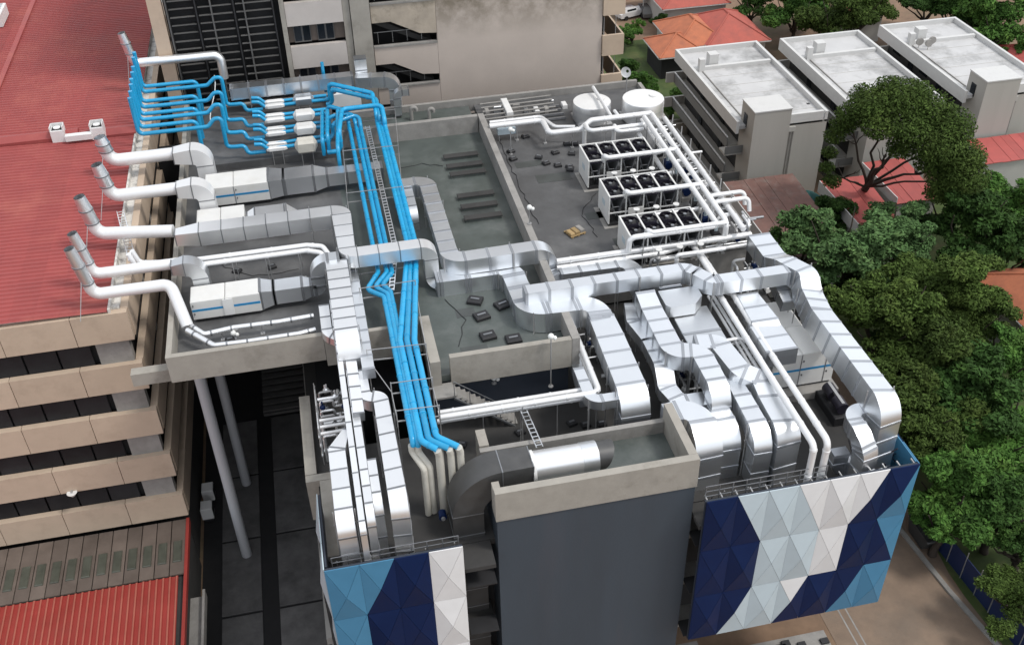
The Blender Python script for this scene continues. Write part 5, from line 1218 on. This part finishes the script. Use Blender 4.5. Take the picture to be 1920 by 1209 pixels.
c1 = (17.18,58.8,2.2); c2 = (17.22,54.07,2.2); c3 = (17.13,49.43,2.2)
chiller('farthest four-bay fan unit below the water tanks', c1[0], c1[1]); chiller('middle four-bay fan unit on the grey deck', c2[0], c2[1]); chiller('nearest four-bay fan unit beside the crossing pipes', c3[0], c3[1])
for c in (c1, c2, c3):
    part('machine_plinth', 'concrete_grey', (c[0]-.25, c[0]+5.1, c[1]-.2, c[1]+2.5, 0.001, .012))
PW = 'white pipes around the fan units'
nm = ('farthest', 'middle', 'nearest')
for i, c in enumerate((c1, c2, c3)):
    x, y = c[0], c[1]
    pipe('chilled_pipe', 'upper white header pipe along the %s fan unit' % nm[i], [(x+1.1, y+.2, 1.9), (x+1.1, y+.2, 2.45), (x+1.2, y-.25, 2.45), (x+5.0, y-.25, 2.45), (x+5.9, y-.25, 2.45)], .15, r=.3, group=PW, collars=1.6)
    pipe('chilled_pipe', 'lower white header pipe before the %s fan unit' % nm[i], [(x+2.6, y-1.2, .2), (x+2.6, y-1.2, 1.25), (x+2.9, y-1.2, 1.25), (x+5.6, y-1.2, 1.25)], .13, r=.25, group=PW, collars=1.5)
    pipe('chilled_pipe', 'low steel line behind the header of the %s fan unit' % nm[i], [(x+1.2, y-.6, .2), (x+1.2, y-.6, .8), (x+5.7, y-.6, .8)], .09, r=.2, mat='steel_post', group=PW)
    for q in range(3):
        t = thing('pump_valve', '%s valve assembly before the %s fan unit' % (('first', 'second', 'third')[q], nm[i]), 'valve', (x+1.6+q*1.3, y-.75, 0), 'valve assemblies before the fan units')
        b = t.location; m = MB(); m.cyl((b.x, b.y, 0), (b.x, b.y, 1.5), .07, 8); m.build('riser', 'steel_post', t, smooth=40)
        m = MB(); m.sphere((b.x, b.y, .9), .17, 10); m.build('valve_body', 'steel_post', t, smooth=60); m = MB(); m.cyl((b.x, b.y, 1.5), (b.x, b.y, 1.56), .2, 12); m.build('hand_wheel', 'white_metal', t)
# long header pipes along the right of the units
for p, rad, lab_ in [
    ([(24.07,63.5,2.2),(24.07,48.87,2)], .17, 'outermost white header pipe along the right roof edge'),
    ([(23.2,63.79,2.5),(23.2,49.47,2.3),(23.2,49.47,0.9)], .17, 'right of the three close white header pipes'),
    ([(22.54,63.45,2.5),(22.54,49.18,2.3),(17.02,49.18,2.3),(17.02,49.18,1.4)], .17, 'middle of the three close white header pipes, turning to nearest unit'),
    ([(22.1,63.1,1.4),(22.1,55.45,1.4),(20.9,55.35,1.4)], .16, 'left low white header pipe ending at the middle unit'),
    ([(22.63,64.23,1.9),(22.63,63.3,1.9),(22.63,59.41,1.9),(21.63,59.31,1.9)], .14, 'short white pipe turning to the farthest unit'),
    ([(12.11,66.93,1.4),(16,66.93,1.4),(16,64.82,1.4),(18.29,64.82,1.4),(19.12,65.05,1.9),(23.61,65.05,1.9)], .2, 'thick white pipe stepping round the tanks from the parapet'),
    ([(12.26,67.69,1.3),(16.07,67.69,1.3),(16.67,65.87,1.3),(18.08,65.51,1.3)], .13, 'thin white pipe behind the thick stepped one'),
    ([(18.55,64.68,0.3),(18.55,64.68,1.9),(18.55,63.5,1.9),(22.89,63.5,1.9)], .16, 'white pipe arching over the far end of the units'),
    ([(20.63,64.31,0.3),(20.63,64.31,1.8),(20.39,63.07,1.8),(22.39,63.07,1.8)], .15, 'second white pipe arching over the far end of the units'),
    ([(20.68,70.05,2),(20.68,64.97,1.9),(22.72,64.97,1.9)], .13, 'white pipe laid over the front water tank'),
    ([(21.11,65.9,2),(21.24,64.85,1.9),(21.64,65,1.9)], .12, 'short bent pipe between the water tanks'),
    ([(22.7,61.85,2.2),(23.55,61.96,2.2)], .14, 'white pipe bend at the far right corner')]:
    pipe('chilled_pipe', lab_, p, rad, r=.4, group=PW, collars=2.2, posts=[.15, .35, .55, .75, .92] if rad > .165 else None)
# pump row and steel frames along the right edge
hx0, hx1 = Vector([(24.07,63.5,2.2),(24.07,48.87,2)][0]), Vector([(24.07,63.5,2.2),(24.07,48.87,2)][1])
pn = ('first', 'second', 'third', 'fourth', 'fifth', 'sixth', 'seventh')
for i in range(7):
    c = hx0.lerp(hx1, .12+i*.125); x = c.x-.9
    t = thing('pump_set', '%s dark pump from the water tanks along the right roof edge' % pn[i], 'pump', (x, c.y, 0), 'pumps along the right roof edge')
    MB().bevbox(x-.35, x+.35, c.y-.45, c.y+.45, 0, .3, .03).build('base', 'concrete_grey', t)
    m = MB(); m.cyl((x, c.y-.35, .62), (x, c.y+.35, .62), .27, 14); m.build('motor', 'navy' if i % 2 else 'black_plastic', t, smooth=40)
    m = MB(); m.cyl((x, c.y, .85), (x, c.y, 1.45), .11, 10); m.sphere((x, c.y, 1.4), .2, 10); m.build('volute', 'pale_blue', t, smooth=50)
    m = MB(); m.tube(flat_path([Vector((x, c.y, 1.45)), Vector((x, c.y, 1.8)), Vector((x+.55, c.y, 1.8)), Vector((x+.9, c.y, 2.0))], .2), .09, 8); m.build('delivery_pipe', 'white_pipe', t, smooth=40)
    t = thing('pipe_support', '%s steel goal-post frame at the right roof edge' % pn[i], 'frame', (c.x, c.y+.8, 0), 'steel frames at the right roof edge')
    m = MB(); m.bar((c.x+.25, c.y+.8, 0), (c.x+.25, c.y+.8, 2.9), .06); m.build('post', 'steel_post', t)
    m = MB(); m.bar((c.x-1.6, c.y+.8, 0), (c.x-1.6, c.y+.8, 2.3), .06); m.build('post', 'steel_post', t)
    m = MB(); m.bar((c.x-1.6, c.y+.8, 1.95), (c.x+.25, c.y+.8, 1.95), .06); m.build('crossbar', 'steel_post', t)
for i, (px, nm_) in enumerate([((24.72,52.4,2), 'upper'), ((24.69,51.62,2), 'lower')]):
    pipe('chilled_pipe', '%s white loop of pipe over the edge header near its end' % nm_, [(px[0]-1.6, px[1], 1.5), (px[0]-1.5, px[1], 2.4), (px[0]+.8, px[1], 2.4), (px[0]+.8, px[1]-.3, 1.6)], .14, r=.35, group=PW)
# water tanks
def tank(label, p, r, h, strap):
    t = thing('water_tank', label, 'water tank', (p[0], p[1], 0), 'round steel water tanks'); x, y = p[0], p[1]
    MB().box(x-r*.9, x+r*.9, y-r*.9, y+r*.9, 0, .12).build('stand', 'steel_post', t)
    m = MB(); m.tube([Vector((x, y, .12)), Vector((x, y, .2)), Vector((x, y, h-.05)), Vector((x, y, h))], [r*.97, r, r, r*.985], 40); m.build('shell', 'cladding_silver', t, smooth=30)
    m = MB(); m.cone((x, y, h), (x, y, h+.12), r*.98, .2, 40); m.build('lid', 'white_metal', t, smooth=20)
    m = MB(); m.cyl((x+r*.5, y, h+.05), (x+r*.5, y, h+.2), .3, 16); m.build('hatch', 'white_metal', t, smooth=40)
    for z in (.5, 1.0): m = MB(); m.cyl((x, y, z), (x, y, z+.05), r*1.012, 40, caps=False); m.build('hoop', 'galvanised', t, smooth=40)
tank('front round steel water tank with a pipe over its lid', ((20.26,68.8,1.5)[0], (20.26,68.8,1.5)[1]), 1.42, 1.5, 1)
tank('rear round water tank with bright white lid at the far corner', ((23.97,67.97,1.7)[0], (23.97,67.97,1.7)[1]), 1.55, 1.7, 0)
t = thing('satellite_dish', 'small white satellite dish behind the rear water tank', 'satellite dish', (24.12,72.49,0)); c = t.location
MB().cyl((c.x, c.y, 0), (c.x, c.y, 1.6), .05, 8).build('mast', 'steel_post', t)
m = MB(); m.cone((c.x, c.y-.05, 1.85), (c.x-.2, c.y-.3, 1.9), .12, .42, 18, caps=False); m.build('dish', 'white_metal', t, smooth=50)
# clutter along the far edge: old ducts, rails and boxes
t = thing('old_pipework', 'heap of grey disused pipes and rails along the far roof edge', 'pipework', (15.72,72.24,0)); c = t.location
for i in range(5):
    y = 70.2+i*.55; m = MB(); m.tube([Vector((12.4, y, .3+.05*i)), Vector((18.0, y+.15, .3+.05*i))], .07, 8); m.build('pipe_run', 'concrete_grey', t, smooth=50)
for i in range(9):
    x = 12.6+i*.75; MB().bevbox(x, x+.3+.3*rnd.random(), 70.3+rnd.random()*2, 70.9+rnd.random()*2.2, 0, .3+.35*rnd.random(), .04).build('scrap_box', ('concrete_grey', 'galvanised_dull', 'white_metal')[i % 3], t)
for i in range(4): MB().box(16.2+i*.02, 18.4, 69.2+i*.7, 69.35+i*.7, .1, .25).build('rail', 'flange_steel', t)
pipe('vent_pipe', 'small upright grey vent on the far parapet by the stair openings', [(7.07,72.14,0),(7.07,72.14,1),(7.47,72.14,1),(7.47,72.14,0.7)], .14, r=.2, mat='concrete_grey')
pipe('vent_pipe', 'second upright grey vent right of the first by the stair openings', [(8.37,71.8,0),(8.37,71.8,0.9),(8.72,71.8,0.9),(8.72,71.8,0.6)], .14, r=.2, mat='concrete_grey')
t = thing('bench_duct', 'pale blue box duct on legs under the far white pipes', 'duct', (13.42,68.28,0))
b0, b1 = (12.73,67.39,0.75), (14.08,67.39,0.75)
MB().bevbox(b0[0], b1[0], b0[1]-.3, b0[1]+.3, .5, .95, .04).build('casing', 'pale_blue', t)
for x in (b0[0]+.1, b1[0]-.1): MB().bar((x, b0[1]-.25, 0), (x, b0[1]-.25, .5), .05).build('leg', 'steel_post', t)
# vents on the red roof
for i, (p, nm_) in enumerate([((-17.9,71.64,2), 'left'), ((-15.2,71.45,2), 'right')]):
    t = thing('roof_fan_box', '%s white box fan on the red roof flashing' % nm_, 'roof fan', (p[0], p[1], 1.8), 'white box fans on the red roof'); x, y = p[0], p[1]
    MB().bevbox(x-.45, x+.45, y-.4, y+.4, 1.8, 2.7, .03).build('casing', 'white_metal', t)
    MB().box(x-.35, x+.35, y-.3, y+.3, 2.7, 2.72).build('opening', 'black_plastic', t)
    m = MB()
    for a in (-.45, .4): m.box(x+a, x+a+.05, y-.4, y+.4, 2.7, 2.95)
    m.box(x-.45, x+.45, y+.36, y+.41, 2.7, 2.95); m.build('cowl', 'white_metal', t)
    m = MB(); m.cyl((x, y, 2.75), (x, y, 2.8), .25, 14); m.build('fan', 'white_metal', t)
p, q = (-17.83,71.05,2), (-15.14,70.85,2)
t = thing('link_duct', 'white duct joining the two box fans on the red roof', 'duct', (p[0], p[1], 1.9)); MB().box(p[0]+.46, q[0]-.46, p[1]-.25, p[1]+.2, 2.0, 2.4).build('casing', 'white_metal', t)
t = thing('rooftop_unit', 'white slatted unit at the top left corner of the red roof', 'air conditioner', (-25.61,95.14,2.3)); c = t.location
MB().bevbox(c.x-2.2, c.x+.5, c.y-1.5, c.y+1.6, 2.3, 3.3, .05).build('casing', 'white_metal', t)
for i in range(6): MB().box(c.x-2.0, c.x+.3, c.y-1.3+i*.5, c.y-1.15+i*.5, 3.3, 3.34).build('slat', 'flange_steel', t)
# ================================================================ pipework cage at the lower deck edge, railings, wiring
t = thing('pipe_cage', 'cage of small silver pipes and valves at the left edge of the lower deck', 'pipework', (-2.14,44.48,-3.2))
rg = random.Random(5); x0, y0 = -2.3, 40.0
for i in range(3):
    MB().bar((x0+.1, y0+.2+i*1.8, -3.2), (x0+.1, y0+.2+i*1.8, -.6), .05).build('post', 'steel_post', t)
    MB().bar((x0+1.6, y0+.2+i*1.8, -3.2), (x0+1.6, y0+.2+i*1.8, -.6), .05).build('post', 'steel_post', t)
for i, z in enumerate((-2.4, -1.7, -1.1)):
    m = MB(); m.tube([Vector((x0+.1, y0, z)), Vector((x0+.1, y0+4.2, z))], .05, 8); m.build('rail_pipe', 'cladding_silver', t, smooth=50)
    m = MB(); m.tube(flat_path([Vector((x0+.2, y0+.4+i*1.3, z)), Vector((x0+1.3, y0+.4+i*1.3, z)), Vector((x0+1.3, y0+1.2+i*1.2, z)), Vector((x0+1.3, y0+1.2+i*1.2, z-1))], .15), .1, 10); m.build('bend_pipe', 'cladding_silver', t, smooth=50)
    m = MB(); m.tube([Vector((x0+.2, y0+.1+i*.5, -.9)), Vector((x0+1.7, y0+.1+i*.5, -.9))], .09, 10); m.build('cross_pipe', 'white_pipe', t, smooth=50)
for i in range(6):
    y = y0+.3+i*.65; m = MB(); m.tube(flat_path([Vector((x0+.3, y, -3.1)), Vector((x0+.3, y, -1.3+.1*(i % 3))), Vector((x0+1.0, y, -1.3+.1*(i % 3))), Vector((x0+1.0, y+.3, -1.9)), Vector((x0+1.6, y+.3, -1.9))], .12), .07, 8); m.build('loop_pipe', ('cladding_silver', 'white_pipe', 'steel_post')[i % 3], t, smooth=50)
for i in range(14):
    a = Vector((x0+.4+rg.random()*1.2, y0+.4+rg.random()*3.6, -2.2+rg.random()*1.4)); m = MB(); m.sphere(a, .16, 10); m.cyl(a, a+Vector((0, 0, .4)), .05, 8); m.build('valve', ('cladding_silver', 'flange_steel', 'navy')[i % 3], t, smooth=50)
def railing(label, a, b, h=1.0, n=8):
    t = thing('railing', label, 'railing', a, 'mesh railings behind the screens'); a = Vector(a); b = Vector(b)
    for i in range(n+1):
        c = a.lerp(b, i/n); MB().bar(c, c+Vector((0, 0, h)), .045).build('post', 'flange_steel', t)
    for q in (.33, .66, 1): MB().bar(a+Vector((0, 0, h*q)), b+Vector((0, 0, h*q)), .03).build('rail', 'flange_steel', t)
railing('mesh railing behind the right cladding screen', (15.6, 31.85, -1.6), (21.8, 31.85, -1.6), 1.0, 9)
railing('mesh railing behind the left cladding screen', (-2.2, 31.85, -1.9), (3.6, 31.85, -1.9), 1.0, 8)
t = thing('cable_scrap', 'tangle of dark cables in the far right corner of the screen', 'cables', (25.71,33.32,-2.5)); c = t.location
for i in range(16):
    a = Vector((c.x-1+rg.random()*2.4, c.y-.3+rg.random()*1.2, -2.6)); ps = [a+Vector((rg.uniform(-.3, .3)*k, rg.uniform(-.15, .15)*k, .35*k*rg.random())) for k in range(5)]
    m = MB(); m.tube(ps, .035, 6); m.build('cable', 'black_fan', t, smooth=60)
for j, (x0, x1) in enumerate(((-2.2, 3.6), (16, 22))):
    t = thing('valve_rack', 'row of small valves and brackets behind the %s cladding screen' % ('left', 'right')[j], 'pipework', (x0, 32.3, -3.2))
    for i in range(14):
        x = x0+(x1-x0)*(i+.5)/14+rg.uniform(-.1, .1); m = MB(); m.bar((x, 32.2, -3.2), (x, 32.2, -1.9+rg.uniform(-.3, .4)), .05); m.bar((x-.2, 32.2, -2.1), (x+.25, 32.25, -2.05), .06); m.build('bracket', ('flange_steel', 'steel_post', 'black_plastic')[i % 3], t)
    m = MB(); m.tube([Vector((x0, 32.35, -2.3)), Vector((x1, 32.35, -2.3))], .08, 8); m.build('rail_pipe', 'steel_post', t, smooth=50)
# wall units and a dome lamp on the office block
for i, b in enumerate(((-11.48,55.73,-18.6), (-11.52,53.95,-18.6))):
    t = thing('condenser_unit', '%s pale condenser box in the passage beside the office block' % ('rear', 'front')[i], 'air conditioner', (b[0], b[1], -19.9), 'condenser boxes in the passage')
    MB().bevbox(b[0]-.4, b[0]+.4, b[1]-.45, b[1]+.45, -19.6, -18.6, .04).build('casing', 'white_metal', t); MB().box(b[0]+.4, b[0]+.42, b[1]-.35, b[1]+.35, -19.45, -18.75).build('grille', 'black_plastic', t); MB().box(b[0]-.3, b[0]+.3, b[1]-.3, b[1]+.3, -19.98, -19.6).build('foot', 'black_plastic', t)
t = thing('dome_camera', 'pale dome fixture below the fourth beige band of the office block', 'camera', (-18.16,49.57,-11.5)); c = t.location
MB().cone((c.x, 49.7, -11.6), (c.x, 49.7, -11.3), .1, .32, 14).build('dome', 'white_metal', t, smooth=40); MB().box(c.x-.05, c.x+.05, 49.65, 49.84, -11.3, -11.2).build('bracket', 'steel_post', t)
# overhead cable with hanging drops near the vents
t = thing('hanging_cable', 'white cable hanging across the blue vent pipes', 'cable', (-7.54,77.55,1))
a, b = Vector((-6.95,75.78,3.6)), Vector((-7.42,70.8,2)); m = MB(); m.tube([a.lerp(b, q/6)+Vector((.12*math.sin(q), 0, 0)) for q in range(7)], .04, 6); m.build('cable_run', 'white_metal', t, smooth=60)

# valve manifolds and small pipes between the big runs
def manifold(label, x0, x1, y0, y1, z0, z1, seed, n):
    rg_ = random.Random(seed); t = thing('valve_manifold', label, 'pipework', ((x0+x1)/2, (y0+y1)/2, z0), 'valve manifolds between the ducts')
    ml = ('cladding_silver', 'steel_post', 'white_pipe', 'flange_steel')
    for i in range(n):
        x, y = rg_.uniform(x0, x1), rg_.uniform(y0, y1); z = rg_.uniform(z0+.5, z1); l = rg_.uniform(.5, 1.3); r = rg_.choice((.05, .07, .09))
        a = Vector((x, y, z0)); b = Vector((x, y, z)); d = Vector((l, 0, 0)) if rg_.random() < .5 else Vector((0, l, 0))
        m = MB(); m.tube(flat_path([a, b, b+d], .18), r, 8); m.build('bend_pipe', ml[i % 4], t, smooth=50)
        if i % 2:
            c = a.lerp(b, .6); m = MB(); m.sphere(c, r*2.1, 8); m.cyl(c, c+Vector((0, -.25, 0)), r*.6, 6); m.cyl(c+Vector((0, -.25, 0)), c+Vector((0, -.28, 0)), r*2, 10); m.build('valve', ('flange_steel', 'navy', 'white_metal')[i % 3], t, smooth=50)
    for i in range(3):
        y = y0+(y1-y0)*(i+.5)/3; m = MB(); m.tube([Vector((x0, y, z0+.4+.3*i)), Vector((x1, y, z0+.4+.3*i))], .06, 8); m.build('rail_pipe', ml[i], t, smooth=50)
a, b = (22.2,49.57,0), (25.25,50.22,0)
manifold('tangle of valves and pipes behind the start of the edge duct', a[0], b[0], a[1], a[1]+1.6, 0, 1.5, 2, 14)
a, b = (23.9,48.74,-1), (26.49,49.91,-1)
manifold('small pipes in the pit under the straight silver duct', a[0], b[0], a[1], a[1]+2.2, -3.2, .3, 4, 12)
a, b = (20.23,40.21,-1), (21.84,41.24,-1)
manifold('small bent pipes beside the zigzag duct and the long white pipes', a[0], a[0]+1.4, a[1]-.4, a[1]+2.2, -3.2, .2, 6, 12)
a = (18.53,41.36,-2)
manifold('dark valves in the gap between the snaking duct and the long one', a[0]-.6, a[0]+.7, a[1]-.6, a[1]+.9, -3.2, -1.2, 8, 8)
a = (13.84,46.2,-1)
manifold('small valves left of the broad duct by the green roof corner', a[0]-.6, a[0]+.4, a[1]-1.6, a[1]+.6, -3.2, -.4, 9, 8)
a = (23.68,59.18,0)
manifold('small pipes between the fan units and the header pipes', a[0]-.5, a[0]+.6, a[1]-6, a[1]+5, 0, 1.6, 12, 18)
a = (25.1,58.82,0)
manifold('grey pipes and gauges along the pump row', a[0]-2.0, a[0]-.9, a[1]-7, a[1]+7, 0, 1.5, 14, 20)
